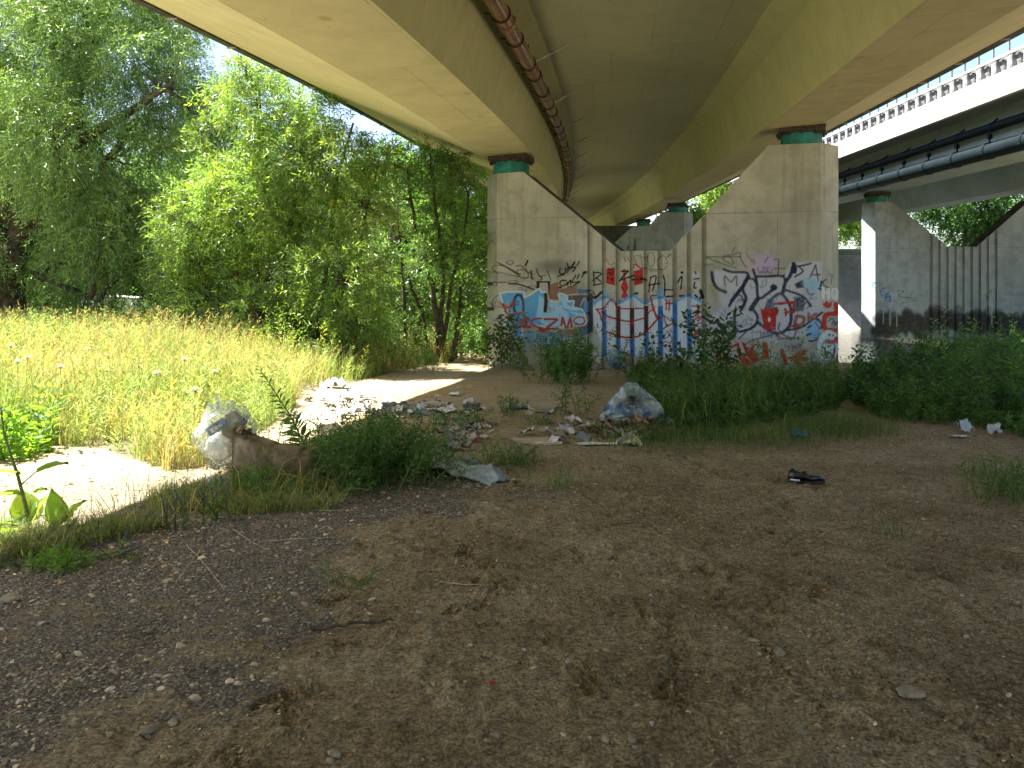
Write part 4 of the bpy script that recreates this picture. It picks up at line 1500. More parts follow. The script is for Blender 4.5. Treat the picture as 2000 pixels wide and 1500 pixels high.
def tree(name, label, base, trunk_pts, trunk_r, blobs, rng, leaf, mats, dens=70, leaf_len=.13, leaf_w=.028, k=14, tint=(1, 1, 1), droop=.3, spray=.55, yellow=.08, limb_r=.09, cat='tree', var=.35, shell=.45):
    root = empty(name, base, label, cat)
    mb = MB()
    TP = []
    for pts, r in zip(trunk_pts, trunk_r):
        P = np.array(pts, float)
        t = np.linspace(0, len(P) - 1, (len(P) - 1) * 5 + 1)
        Q = np.stack([np.interp(t, np.arange(len(P)), P[:, a]) for a in range(3)], 1)
        Q[1:-1] += rng.normal(size=(len(Q) - 2, 3)) * r * .18
        rr = np.linspace(r, r * .35, len(Q))
        rr[0] *= 1.25
        tube(mb, Q, rr, 9)
        TP.append(Q)
    TA = np.concatenate(TP)
    lv = MB()
    for c, r in blobs:
        d = np.linalg.norm(TA - c, axis=1) + .6 * np.maximum(0, TA[:, 2] - c[2])
        a = TA[np.argmin(d)]
        L_ = wavy(a, c, 6, r * .1, rng)
        tube(mb, L_, np.linspace(limb_r * (.5 + .3 * r), .018, 6), 6)
        n = int(dens * PI * r * r)
        D = unit(rng.normal(size=(n, 3)))
        rad = r * (shell + (1 - shell) * rng.random(n) ** .6)
        rad *= 1 + .28 * vn3(D * 2.2 + c, 9)
        Q = c + D * rad[:, None] * np.array([1, 1, .92])
        # clumps: drop twigs where a coarse noise is low, so light shows through
        keep = vn3(Q / (.55 * max(.7, r)), 3) > -.38
        Q, D = Q[keep], D[keep]
        gl = gb(Q[:, 0], Q[:, 1]) + .15
        ok = Q[:, 2] > gl
        Q, D = Q[ok], D[ok]
        if not len(Q):
            continue
        T = D * .8 + rng.normal(size=D.shape) * .45
        T[:, 2] -= droop * .6
        shade = np.array(tint)[None] * (1 + .25 * vn3(Q / .9 + 7, 5))[:, None]
        sprays(lv, Q - unit(T) * spray * .4, T, spray * (.7 + .6 * rng.random(len(Q))), k, leaf_len, leaf_w, rng, shade, droop, 0, var, yellow)
        # twigs that carry the sprays
        m = rng.random(len(Q)) < .10
        for q in Q[m][:26]:
            s0 = L_[rng.integers(2, 6)]
            tube(mb, wavy(s0, q, 5, r * .08, rng), np.linspace(.010, .004, 5), 4, cap=False)
    mb.build('trunk', mats, root, smooth=True)
    lv.build('crown', leaf, root)
    return root


R1 = np.random.default_rng(11)
tb = g3(18, 700)
YT = 21.5
tb = np.array([(18 - CX) / F * YT, YT, float(gb((18 - CX) / F * YT, YT))])


def wp(px, py, Y=YT):
    return W(px, py, Y)


tree('willow_tree', 'large old willow with a thick dark trunk left of the meadow', tb,
     [[tb - np.array([0, 0, .2]), wp(16, 560), wp(24, 480), wp(60, 400), wp(110, 300), wp(150, 180), wp(170, 40)], [wp(30, 470), wp(90, 420), wp(180, 360), wp(260, 240)], [wp(20, 430), wp(-40, 300), wp(-100, 150)], [wp(110, 300), wp(250, 220, 20.5), wp(340, 160, 20)], [wp(14, 470), wp(-60, 400), wp(-130, 330)], [wp(40, 520), wp(120, 560, 21), wp(190, 590, 20.5)]],
     [.47, .2, .3, .16, .2, .07],
     blob_px([(60, 80, 170), (220, 60, 150), (-80, 250, 200), (110, 260, 150), (290, 150, 120), (250, 320, 120), (120, 370, 80), (200, 440, 110), (15, 50, 120), (-20, 170, 120), (130, 10, 110), (290, 430, 90), (130, 520, 85), (250, 520, 80), (-110, 480, 110), (330, 60, 75), (90, -90, 190), (290, -60, 110), (180, 570, 55), (330, 250, 80), (370, 170, 55), (400, 235, 60), (415, 175, 40)], YT, 1.6, R1),
     R1, M['leaf_willow'], M['bark'], dens=105, leaf_len=.13, leaf_w=.027, tint=(1.0, 1.0, 1.0), droop=.45, spray=.6, yellow=.05, limb_r=.1)

R2g = np.random.default_rng(12)
YB = 18.8
bb = np.array([(590 - CX) / F * YB, YB, float(gb((590 - CX) / F * YB, YB))])
wb = lambda px, py, Y=YB: W(px, py, Y)
bz = lambda px, Y=YB: np.array([(px - CX) / F * Y, Y, float(gb((px - CX) / F * Y, Y)) - .1])
tree('willow_thicket', 'bright yellow-green willow thicket with many stems beside the bridge edge', bb,
     [[bz(470), wb(460, 500), wb(440, 330), wb(470, 200)], [bz(560), wb(555, 480), wb(590, 330), wb(585, 170)], [bz(610), wb(640, 500), wb(660, 340), wb(690, 240)], [bz(520), wb(500, 500), wb(520, 330), wb(500, 140)], [bz(640), wb(700, 520), wb(720, 380)], [bz(450), wb(390, 520), wb(350, 430)]],
     [.07, .08, .07, .07, .06, .06],
     blob_px([(500, 205, 75), (430, 300, 85), (560, 290, 100), (650, 330, 85), (480, 390, 115), (375, 430, 80), (600, 430, 115), (700, 400, 80), (420, 510, 100), (540, 540, 110), (660, 540, 100), (345, 510, 55), (480, 140, 42), (590, 210, 62), (680, 260, 48), (740, 310, 50), (400, 580, 65), (600, 610, 75), (700, 620, 65), (500, 610, 70), (440, 200, 45), (520, 140, 45), (400, 380, 70)], YB, 1.0, R2g),
     R2g, M['leaf_bush'], M['bark_thin'], dens=125, leaf_len=.135, leaf_w=.026, tint=(1.0, 1.0, 1.0), droop=.18, spray=.5, yellow=.14, limb_r=.035)

R3 = np.random.default_rng(13)
YS = 21.2
ws = lambda px, py, Y=YS: W(px, py, Y)
sb = np.array([(858 - CX) / F * YS, YS, float(gb((858 - CX) / F * YS, YS))])
tree('slender_tree', 'airy multi-stemmed tree with thin dark fanning stems next to the pier', sb,
     [[sb - np.array([0, 0, .1]), ws(856, 640), ws(845, 560), ws(815, 470), ws(795, 330)], [sb, ws(862, 620), ws(866, 520), ws(850, 400), ws(840, 300)], [sb, ws(872, 630), ws(880, 560), ws(905, 470), ws(915, 380)], [sb + np.array([-.3, 0, 0]), ws(830, 630), ws(790, 520), ws(760, 430)], [sb + np.array([-.9, .2, 0]), ws(790, 600), ws(785, 520), ws(775, 400)], [sb + np.array([.25, .3, 0]), ws(893, 650), ws(900, 560)]],
     [.10, .075, .07, .06, .055, .09],
     blob_px([(800, 380, 70), (880, 400, 62), (760, 470, 72), (850, 500, 62), (908, 480, 42), (780, 560, 60), (900, 580, 42), (840, 320, 55), (750, 590, 65), (908, 650, 32), (800, 650, 45), (720, 640, 50), (890, 330, 45), (770, 320, 50), (905, 540, 40), (915, 600, 35), (850, 440, 55), (720, 520, 60), (830, 600, 50)], YS, 1.2, R3),
     R3, M['leaf_bush'], M['bark_thin'], dens=80, leaf_len=.11, leaf_w=.028, tint=(.72, .8, .9), droop=.15, spray=.45, yellow=.06, limb_r=.03)

R4 = np.random.default_rng(14)
for nm, lab, Yt, bx, bl_, lf, tn, sz in (
        ('robinia_tree', 'light green feathery tree just behind the slender stems near the pier', 27, 880, [(870, 300, 60), (905, 350, 55), (820, 290, 50), (930, 430, 50), (860, 420, 60), (920, 560, 55)], 'leaf_bush', (1.1, 1.25, 1.0), .11),
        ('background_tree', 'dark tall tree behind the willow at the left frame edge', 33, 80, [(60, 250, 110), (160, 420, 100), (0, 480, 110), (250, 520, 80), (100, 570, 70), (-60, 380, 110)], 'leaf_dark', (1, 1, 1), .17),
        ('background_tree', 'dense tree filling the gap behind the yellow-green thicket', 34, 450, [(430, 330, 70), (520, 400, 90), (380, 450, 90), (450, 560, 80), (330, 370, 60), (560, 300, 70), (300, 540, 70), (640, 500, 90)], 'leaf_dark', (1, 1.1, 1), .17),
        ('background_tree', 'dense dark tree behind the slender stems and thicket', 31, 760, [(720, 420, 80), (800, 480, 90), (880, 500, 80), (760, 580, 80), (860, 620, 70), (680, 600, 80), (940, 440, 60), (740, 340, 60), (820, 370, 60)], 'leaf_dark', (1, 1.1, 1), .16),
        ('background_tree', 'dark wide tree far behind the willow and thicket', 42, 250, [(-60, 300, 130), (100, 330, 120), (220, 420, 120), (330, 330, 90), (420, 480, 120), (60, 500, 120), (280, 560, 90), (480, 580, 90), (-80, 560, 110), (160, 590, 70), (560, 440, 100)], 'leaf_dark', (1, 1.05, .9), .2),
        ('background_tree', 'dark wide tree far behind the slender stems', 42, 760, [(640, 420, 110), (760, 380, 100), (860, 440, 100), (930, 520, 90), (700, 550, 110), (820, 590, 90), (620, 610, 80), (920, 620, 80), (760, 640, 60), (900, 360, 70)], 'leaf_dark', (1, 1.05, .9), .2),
        ('background_tree', 'leafy tree behind the river wall, between the two bridges', 56, 1420, [(1385, 420, 45), (1430, 390, 45), (1400, 350, 35), (1360, 470, 40), (1450, 450, 50), (1330, 430, 35)], 'leaf_bush', (1.1, 1.1, 1), .26),
        ('background_tree', 'sunny tree behind the shadowed far pier on the right', 74, 1690, [(1690, 430, 35), (1660, 400, 35), (1700, 470, 25), (1720, 410, 30), (1640, 440, 30), (1600, 400, 40)], 'leaf_bush', (1.2, 1.2, 1), .3),
        ('background_tree', 'dark glinting tree filling the notch of the tagged grey pier', 54, 1880, [(1850, 400, 60), (1920, 380, 60), (1980, 400, 60), (1880, 450, 50), (1800, 390, 40), (2040, 420, 60), (1950, 460, 50), (1900, 330, 60), (2000, 330, 60)], 'leaf_dark', (1, 1.1, 1), .22)):
    x0 = (bx - CX) / F * Yt
    bs = np.array([x0, Yt, float(gb(x0, Yt))])
    bl2 = blob_px(bl_, Yt, 1.5, R4)
    top_ = max(b[0][2] for b in bl2)
    tree(nm, lab, bs, [[bs - np.array([0, 0, .2]), bs + np.array([.2, 0, (top_ - bs[2]) * .5]), bs + np.array([-.1, 0, top_ - bs[2]])]], [.18], bl2, R4, M[lf], M['bark'], dens=75 if Yt < 40 else 36, leaf_len=sz, leaf_w=sz * .42, k=12, tint=np.array(tn), droop=.2, spray=sz * 4.5, yellow=.05, limb_r=.06)


# ------------------------------------------------------------------ grass
def blades(mb, P, h, w, lean, rng, col, mat=0):
    n = len(P)
    a = rng.random(n) * 2 * PI
    D = np.stack([np.cos(a), np.sin(a), np.zeros(n)], 1)
    S = np.stack([-np.sin(a + rng.normal(size=n)), np.cos(a), np.zeros(n)], 1)
    h = np.broadcast_to(h, (n,))[:, None]
    w = np.broadcast_to(w, (n,))[:, None]
    lean = np.broadcast_to(lean, (n,))[:, None]
    Z = np.array([[0, 0, 1.0]])
    m1 = P + Z * h * .5 + D * h * lean * .25
    tp = P + Z * h * (1 - lean * .25) + D * h * lean
    V = np.stack([P - S * w / 2, P + S * w / 2, m1 + S * w * .38, m1 - S * w * .38, tp], 1)
    b = np.arange(n)[:, None] * 5
    mb.add(V.reshape(-1, 3), [b + np.array([[0, 1, 2, 3]]), b + np.array([[3, 2, 4]])], mat, np.repeat(np.concatenate([col, np.ones((n, 1))], 1), 5, 0))
    return tp


def scatter_poly(P, n, rng, ymax=30):
    P = np.array(P)
    lo, hi = P.min(0), P.max(0)
    hi[1] = min(hi[1], ymax)
    out = []
    while sum(len(o) for o in out) < n:
        # more tufts near the camera, where each blade is visible
        y = lo[1] + (hi[1] - lo[1]) * rng.random(n) ** 1.35
        x = lo[0] + (hi[0] - lo[0]) * rng.random(n)
        ok = inpoly(x, y, P) & (np.abs(x) < .72 * y + 1.5)
        out.append(np.stack([x[ok], y[ok]], 1))
    return np.concatenate(out)[:n]


RG = np.random.default_rng(21)
P = scatter_poly(MEADOW, 76000, RG, 26)
cl = vn2(P[:, 0], P[:, 1], 1.1, 61)
P = P[(cl > -.55) & (vn2(P[:, 0], P[:, 1], .42, 62) > -.45)]
z = gh(P[:, 0], P[:, 1]) - .02
dry = ss((vn2(P[:, 0], P[:, 1], 1.6, 71) + .12 + .05 * (P[:, 1] - 11) + .35 * RG.normal(size=len(P))) * .9)
colr = np.array([1.45, 1.2, .85])[None] * dry[:, None] + np.array([.72, .95, .42])[None] * (1 - dry[:, None])
colr = colr * (1 + .22 * RG.normal(size=(len(P), 1)))
edge = ss((P[:, 1] - 6.2) / 2.0)
h = (.22 + .68 * RG.random(len(P)) ** 1.2) * (1 + .38 * vn2(P[:, 0], P[:, 1], 1.5, 81)) * (.55 + .45 * edge)
mb = MB()
tp = blades(mb, np.concatenate([P, z[:, None]], 1), h, .007 + .006 * RG.random(len(P)), .12 + .75 * RG.random(len(P)) ** 1.5, RG, np.clip(colr, .2, 2))
# seed heads on the tall dry stalks
m = (RG.random(len(P)) < .22) & (dry > .35)
T = np.stack([RG.normal(size=m.sum()) * .5, RG.normal(size=m.sum()) * .5, np.full(m.sum(), .8)], 1)
for q in range(3):
    leaves(mb, tp[m] - T * .05 * q, T + RG.normal(size=T.shape) * .35, .10, .014, np.tile([1.75, 1.35, .85, 1], (m.sum(), 1)), RG)
# leafy forbs inside the meadow
F_ = scatter_poly(MEADOW, 2600, RG, 22)
Q = np.concatenate([F_, (gh(F_[:, 0], F_[:, 1]))[:, None]], 1)
T = np.stack([RG.normal(size=len(Q)) * .22, RG.normal(size=len(Q)) * .22, np.ones(len(Q))], 1)
sprays(mb, Q, T, .25 + .75 * RG.random(len(Q)) ** 1.5, 26, .085, .02, RG, (.8, 1.1, .55), .1, 0, .4, .2)
tag(mb.build('meadow_grass', M['grass']), 'tall sunlit meadow grass, straw yellow and green, left of the bridge', 'grass', kind='stuff')


def grass_patch(name, label, P, h, rng, tint, mat, w=.006, lean=.5, wild=.2):
    P = np.asarray(P)
    zz = gh(P[:, 0], P[:, 1]) - .01
    c = np.array(tint)[None] * (1 + wild * rng.normal(size=(len(P), 1)))
    dry = rng.random(len(P)) < .18
    c[dry] = c[dry] * np.array([2.6, 1.8, 1.6])
    mb = MB()
    blades(mb, np.concatenate([P, zz[:, None]], 1), h * (.5 + .8 * rng.random(len(P))), w, lean * (.4 + rng.random(len(P))), rng, np.clip(c, .1, 3))
    return tag(mb.build(name, mat), label, 'grass', kind='stuff')


def around(pxs, n, sx, sy, rng):
    out = []
    for (px, py) in pxs:
        c = gp(px, py)
        out.append(np.stack([c[0] + rng.normal(size=n) * sx, c[1] + rng.normal(size=n) * sy], 1))
    return np.concatenate(out)


# shaded verge between the sunny meadow and the gravel
VERGE = [gp(*q)[:2] for q in ((-60, 1110), (150, 1075), (330, 1030), (480, 1010), (640, 1000), (690, 965), (640, 955), (480, 952), (400, 952), (330, 955), (270, 985), (160, 1030), (-60, 1050))]
Pv = scatter_poly(VERGE, 8000, RG, 20)
Pv = Pv[vn2(Pv[:, 0], Pv[:, 1], .3, 91) > -.2]
grass_patch('verge_grass', 'shaded green and straw verge grass bordering the gravel', Pv, .15, RG, (.55, .72, .42), M['grass'], .005, 1.1, .35)
Pv = scatter_poly(VERGE, 520, RG, 20)
grass_patch('verge_grass', 'long straggling grass stems arching out of the shaded verge', Pv, .42, RG, (.62, .74, .45), M['grass'], .005, 1.3, .35)
Pc = np.concatenate([around([(1250, 865), (1330, 862), (1420, 858), (1500, 862), (1600, 850), (1680, 845), (1560, 835), (1640, 830)], 420, .28, .3, RG), around([(1960, 960), (1990, 980), (1930, 930)], 160, .16, .14, RG), around([(1740, 1050), (1900, 790), (1750, 830)], 26, .09, .06, RG), around([(1090, 950), (1020, 905), (980, 900), (1060, 830), (900, 930)], 90, .12, .12, RG)])
grass_patch('shade_grass', 'dark thin grass along the edge of the bare dirt under the bridge', Pc, .26, RG, (.75, .85, .8), M['grass_shade'], .005, .8)
Pl = np.concatenate([around([(930, 760), (1010, 745), (860, 770), (960, 820)], 260, .5, .45, RG)])
mb = MB()
n = len(Pl)
a = RG.random(n) * PI
Lh = .04 + .1 * RG.random(n)
c = np.concatenate([Pl, (gh(Pl[:, 0], Pl[:, 1]) + .012)[:, None]], 1)
leaves(mb, c, np.stack([np.cos(a), np.sin(a), .05 * RG.normal(size=n)], 1), Lh * 1.6, .008, np.tile([1.3, 1.0, .62, 1], (n, 1)), RG)
tag(mb.build('straw_litter', M['grass']), 'dry straw strewn over the shaded dirt beside the pier foot', 'straw', kind='stuff')


# ------------------------------------------------------------------ weeds
def weed_mass(name, label, poly, n, hmin, hmax, rng, mat, tint, leaf_len=.09, leaf_w=.04, k=26, var=.3, edge=.4, floppy=.22):
    P = scatter_poly(poly, n, rng, 40)
    Q = np.concatenate([P, gh(P[:, 0], P[:, 1])[:, None]], 1)
    hh = hmin + (hmax - hmin) * ss((vn2(P[:, 0], P[:, 1], 1.1, 41) + .8) / 1.6) * (.6 + .6 * rng.random(n))
    hh = hh * (.45 + .95 * rng.random(n) ** 1.6) * (1 + .35 * vn2(P[:, 0], P[:, 1], .5, 43))
    T = np.stack([rng.normal(size=n) * floppy, rng.normal(size=n) * floppy, np.ones(n)], 1)
    mb = MB()
    sprays(mb, Q, T, hh, k, leaf_len, leaf_w, rng, tint, .12, 0, var, .04, alt=1.2)
    for i in range(0, n, 3):
        e = Q[i] + unit(T[i]) * hh[i]
        tube(mb, [Q[i], (Q[i] + e) / 2, e], [.006, .004, .002], 4, 0, (.8, .9, .7, 1), cap=False)
    return tag(mb.build(name, mat), label, 'weeds', kind='stuff')


RW = np.random.default_rng(31)
poly_c = [gp(*q)[:2] for q in ((1275, 835), (1330, 850), (1450, 838), (1560, 822), (1640, 800), (1655, 765), (1600, 740), (1450, 740), (1330, 735), (1250, 725), (1225, 760))]
weed_mass('weeds', 'dark green nettles and tall weeds in front of the right half of the graffiti pier', poly_c, 760, .18, .52, RW, M['leaf_weed'], (.78, .85, .76), .085, .032, 30)
weed_mass('weeds', 'tall thin pale-tipped stems standing above the weeds before the pier', poly_c, 210, .45, .95, RW, M['leaf_weed'], (1.05, 1.1, .92), .075, .018, 24, .4, floppy=.14)
Pg = scatter_poly(poly_c, 1500, RW, 30)
grass_patch('weed_grass', 'tall pale grasses mixed into the weeds before the right half of the pier', Pg, .70, RW, (.72, .82, .68), M['grass_shade'], .007, .6, .35)
poly_r = [gp(*q)[:2] for q in ((1720, 822), (1850, 822), (1960, 834), (2120, 890), (2400, 900))] + [np.array([17, 16.0]), np.array([17.0, 25.0]), np.array([13.0, 25.0]), np.array([10.7, 22.0]), np.array([8.9, 18.9])] + [gp(1650, 752)[:2], gp(1665, 785)[:2]]
weed_mass('weeds', 'dense dark green bank of nettles and bushes at the right frame edge', poly_r, 2300, .25, .85, RW, M['leaf_weed'], (.68, .80, .72), .10, .045, 26, .45)
poly_r2 = [gp(*q)[:2] for q in ((1690, 808), (1760, 830), (1850, 832), (1960, 842), (2050, 880), (2050, 830), (1850, 805), (1700, 785))]
weed_mass('weeds', 'thin grassy fringe of pale weeds at the front of the right-hand nettle bank', poly_r2, 500, .15, .6, RW, M['leaf_weed'], (1.25, 1.3, 1.1), .07, .014, 20, .45)
poly_r3 = [gp(*q)[:2] for q in ((1900, 800), (2000, 810), (2100, 780), (2000, 720), (1880, 700), (1780, 720))]
weed_mass('weeds', 'taller loose nettle stems rising out of the right-hand nettle bank', poly_r3, 110, .85, 1.25, RW, M['leaf_weed'], (1.15, 1.25, 1.05), .11, .04, 30, .4)
poly_l = [gp(*q)[:2] for q in ((-60, 905), (70, 905), (105, 860), (60, 830), (-60, 830))]
weed_mass('weeds', 'bright leafy weeds beside the pale patch at the left frame edge', poly_l, 130, .3, .6, RW, M['leaf_big'], (.9, 1, .7), .10, .045, 18)
poly_u = [np.array(q) for q in ((-14.5, 19), (-7, 18.5), (-4.5, 18), (-3, 19.5), (-1.6, 21.6), (-.4, 23), (.5, 30), (-14, 30))]
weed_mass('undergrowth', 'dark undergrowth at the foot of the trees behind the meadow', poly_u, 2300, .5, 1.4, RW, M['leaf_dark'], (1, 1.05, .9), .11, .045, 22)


def plant(name, label, base, stems, rng, leaf, tint, leaf_len, leaf_w, k, cat='weed', floppy=.3, droop=.15, stem_r=.005, alt=1.0, group=None):
    root = empty(name, base, label, cat, group)
    mb, lv = MB(), MB()
    for (dx, dy, h, lx, ly) in stems:
        q = np.array([base[0] + dx, base[1] + dy, float(gh(base[0] + dx, base[1] + dy)) - .01])
        T = np.array([lx + rng.normal() * floppy * .3, ly + rng.normal() * floppy * .3, 1.0])
        e = q + unit(T) * h
        e[2] -= droop * h * .3
        tube(mb, [q, q + (e - q) * .5 + np.array([0, 0, .03 * h]), e], [stem_r, stem_r * .8, stem_r * .35], 5, cap=False)
        sprays(lv, (q + (e - q) * .08)[None], T[None], np.array([h * .95]), k, leaf_len, leaf_w, rng, tint, droop, 0, .25, .05, alt=alt)
        for _ in range(4):
            t = rng.uniform(.25, .85)
            b = q + (e - q) * t
            D = np.array([rng.normal(), rng.normal(), .9]) + T * .3
            sprays(lv, b[None], D[None], np.array([h * .35]), max(4, k // 3), leaf_len * .8, leaf_w * .8, rng, tint, droop, 0, .25, .05, alt=alt)
    mb.build('stem', M['stalk'], root)
    lv.build('foliage', leaf, root)
    return root


def stemset(n, r, h0, h1, rng, lean=.25):
    return [(rng.normal() * r, rng.normal() * r, rng.uniform(h0, h1), rng.normal() * lean, rng.normal() * lean) for _ in range(n)]


RP_ = np.random.default_rng(41)
plant('leafy_sapling', 'dark large-leaved sapling climbing the left foot of the graffiti pier', g3(978, 722), stemset(14, .24, .8, 1.6, RP_, .12), RP_, M['leaf_weed'], (.6, .68, .62), .14, .055, 22, 'sapling')
plant('leafy_shrub', 'bushy green shrub in front of the left panel of the graffiti pier', g3(1105, 748), stemset(52, .36, .6, 1.3, RP_, .32), RP_, M['leaf_weed'], (1.0, 1.1, .95), .085, .034, 34, 'shrub')
plant('bush', 'green leafy bush at the rear left corner of the graffiti pier', np.array([-1.35, 22.6, float(gh(-1.35, 22.6))]), stemset(40, .45, .8, 2.2, RP_, .25), RP_, M['leaf_bush'], (.8, 1.0, .8), .11, .04, 26, 'bush')
plant('bush', 'dark bush between the slender tree and the thicket', np.array([-3.6, 21.4, float(gh(-3.6, 21.4))]), stemset(46, .6, .7, 1.7, RP_, .3), RP_, M['leaf_dark'], (1, 1.1, .9), .11, .04, 26, 'bush')
plant('small_weed', 'thin young weed on bare dirt between the shrub and the trash heap', g3(1130, 815), stemset(8, .12, .35, .75, RP_, .35), RP_, M['leaf_weed'], (.95, 1.05, .85), .06, .024, 16)
plant('leafy_sapling', 'tall dark plant covering the left edge of the silver graffiti letters', g3(1395, 770), stemset(9, .15, 1.2, 1.95, RP_, .09), RP_, M['leaf_weed'], (.45, .58, .5), .15, .06, 26, 'sapling')
plant('round_leaf_plant', 'plant with round dark leaves in front of the ribbed pier centre', g3(1300, 762), stemset(9, .3, .8, 1.3, RP_, .15), RP_, M['leaf_weed'], (.6, .72, .6), .11, .085, 9)
plant('leafy_sapling', 'pale-tipped tall weed before the red lettering at the pier right end', g3(1545, 790), stemset(9, .3, .8, 1.4, RP_, .2), RP_, M['leaf_weed'], (1.1, 1.2, 1.05), .09, .03, 22, 'sapling')
plant('bushy_weed', 'wiry dark green weed clump between the brown sack and the grey cloth', g3(735, 930), stemset(210, .32, .35, .74, RP_, .5), RP_, M['leaf_weed'], (.85, .98, .72), .06, .015, 26, floppy=.5)
plant('bushy_weed', 'low green weed clump left of the cardboard sheet and trash heap', g3(905, 835), stemset(16, .18, .2, .4, RP_, .5), RP_, M['leaf_weed'], (.9, 1, .8), .05, .014, 16, floppy=.5)
plant('bushy_weed', 'small green weed tuft beside the old dark shoe', g3(985, 812), stemset(10, .1, .2, .42, RP_, .3), RP_, M['leaf_weed'], (.9, 1, .85), .06, .014, 16)
plant('bushy_weed', 'sparse weed tuft growing right of the grey cloth on gravel', g3(1000, 910), stemset(14, .18, .15, .35, RP_, .5), RP_, M['leaf_weed'], (.9, 1, .8), .045, .012, 12)
plant('bushy_weed', 'green weed tuft at the right frame edge on bare dirt', g3(1975, 970), stemset(16, .16, .25, .45, RP_, .5), RP_, M['leaf_weed'], (.8, .95, .85), .06, .012, 14)
plant('bushy_weed', 'low weed patch in front of the brown paper sack', g3(560, 960), stemset(40, .3, .15, .34, RP_, .5), RP_, M['leaf_weed'], (1.1, 1.2, .8), .05, .02, 12)
plant('bushy_weed', 'tiny yellowish grass tuft in the middle of the gravel', g3(690, 1150), stemset(9, .07, .08, .2, RP_, .7), RP_, M['grass_shade'], (.9, .95, .7), .04, .004, 7)
plant('bushy_weed', 'bright green rosette tuft at the gravel edge below the burdock', g3(125, 1108), stemset(24, .06, .08, .18, RP_, .8), RP_, M['grass_shade'], (1.2, 1.5, .7), .07, .007, 8)
plant('silver_weed', 'grey-green silvery herb at the sunny path end near the slender tree', g3(815, 726), stemset(26, .34, .45, .85, RP_, .3), RP_, M['leaf_weed'], (1.9, 1.9, 1.8), .07, .022, 20)
for (px, py, lab) in ((560, 690, 'tall yellow-green goldenrod stem at the meadow edge before the dark bushes'), (640, 690, 'last tall goldenrod stem at the right end of the meadow')):
    plant('goldenrod', lab, g3(px, py + 40), stemset(7, .25, 1.0, 1.5, RP_, .12), RP_, M['leaf_bush'], (1.3, 1.3, .8), .10, .022, 28)

# tilted tall leafy weed behind the brown sack
base = g3(598, 880)
tipp = W(508, 722, base[1])
root = empty('tall_weed', base, 'tall dark leafy weed leaning left behind the brown sack', 'weed')
mb, lv = MB(), MB()
st = np.array([base, base * .55 + tipp * .45 + np.array([.08, 0, -.06]), tipp])
t = np.linspace(0, 2, 12)
SP = np.stack([np.interp(t, [0, 1, 2], st[:, a]) for a in range(3)], 1)
tube(mb, SP, np.linspace(.012, .004, 12), 6)
n = 64
t = np.linspace(.1, 2, n)
Pp = np.stack([np.interp(t, [0, 1, 2], st[:, a]) for a in range(3)], 1)
ax = unit((tipp - base)[None])[0]
ang = np.arange(n) * 2.4
A = unit(np.cross(ax, [0, 1, 0])[None])[0]
B = np.cross(ax, A)
D = ax * .7 + A * np.cos(ang)[:, None] + B * np.sin(ang)[:, None]
ll = np.interp(t, [0, .6, 2], [.20, .20, .07])
leaves(lv, Pp, D, ll, ll * .24, np.tile([.8, .95, .7, 1], (n, 1)), RP_, droop=.15)
mb.build('stem', M['stalk'], root)
lv.build('foliage', M['leaf_weed'], root)


# broad leaves
def broad_leaf(mb, base, d, length, width, curl, col, rng, nu=9, nv=7):
    d = unit(np.array(d, float)[None])[0]
    s = unit(np.cross(d, [0, 0, 1.0])[None])[0]
    n = np.cross(s, d)
    u = np.linspace(0, 1, nu)
    v = np.linspace(-1, 1, nv)
    U, Vv = np.meshgrid(u, v, indexing='ij')
    wd = width * np.sin(PI * np.clip(U, .02, .99) ** .75) * (1 + .08 * np.sin(U * 25 + Vv * 3))
    P = np.array(base) + d * (U * length)[..., None] + s * (Vv * wd / 2)[..., None] + n * ((np.abs(Vv) * .18 * wd) - curl * length * U ** 2 + .015 * vn3(np.stack([U * 5, Vv * 3, U * 0], -1), 3))[..., None]
    mb.add(P.reshape(-1, 3), grid_faces(nu, nv), 0, col)


base = g3(60, 1035)
root = empty('burdock', base, 'broad-leaved burdock with a bare upright stalk at the sunlit left edge', 'plant')
mb = MB()
tipb = W(8, 850, base[1])
tube(mb, [base, W(48, 980, base[1]), W(35, 930, base[1]), tipb, W(2, 800, base[1])], [.016, .013, .011, .008, .005], 7)
tube(mb, [W(40, 948, base[1]), W(58, 932, base[1]), W(74, 918, base[1])], [.006, .005, .004], 5)
mb.build('stalk', M['stalk'], root)


def bleaf(*a):
    m_ = MB()
    broad_leaf(m_, *a)
    m_.build('leaf', M['leaf_big'], root, smooth=True)


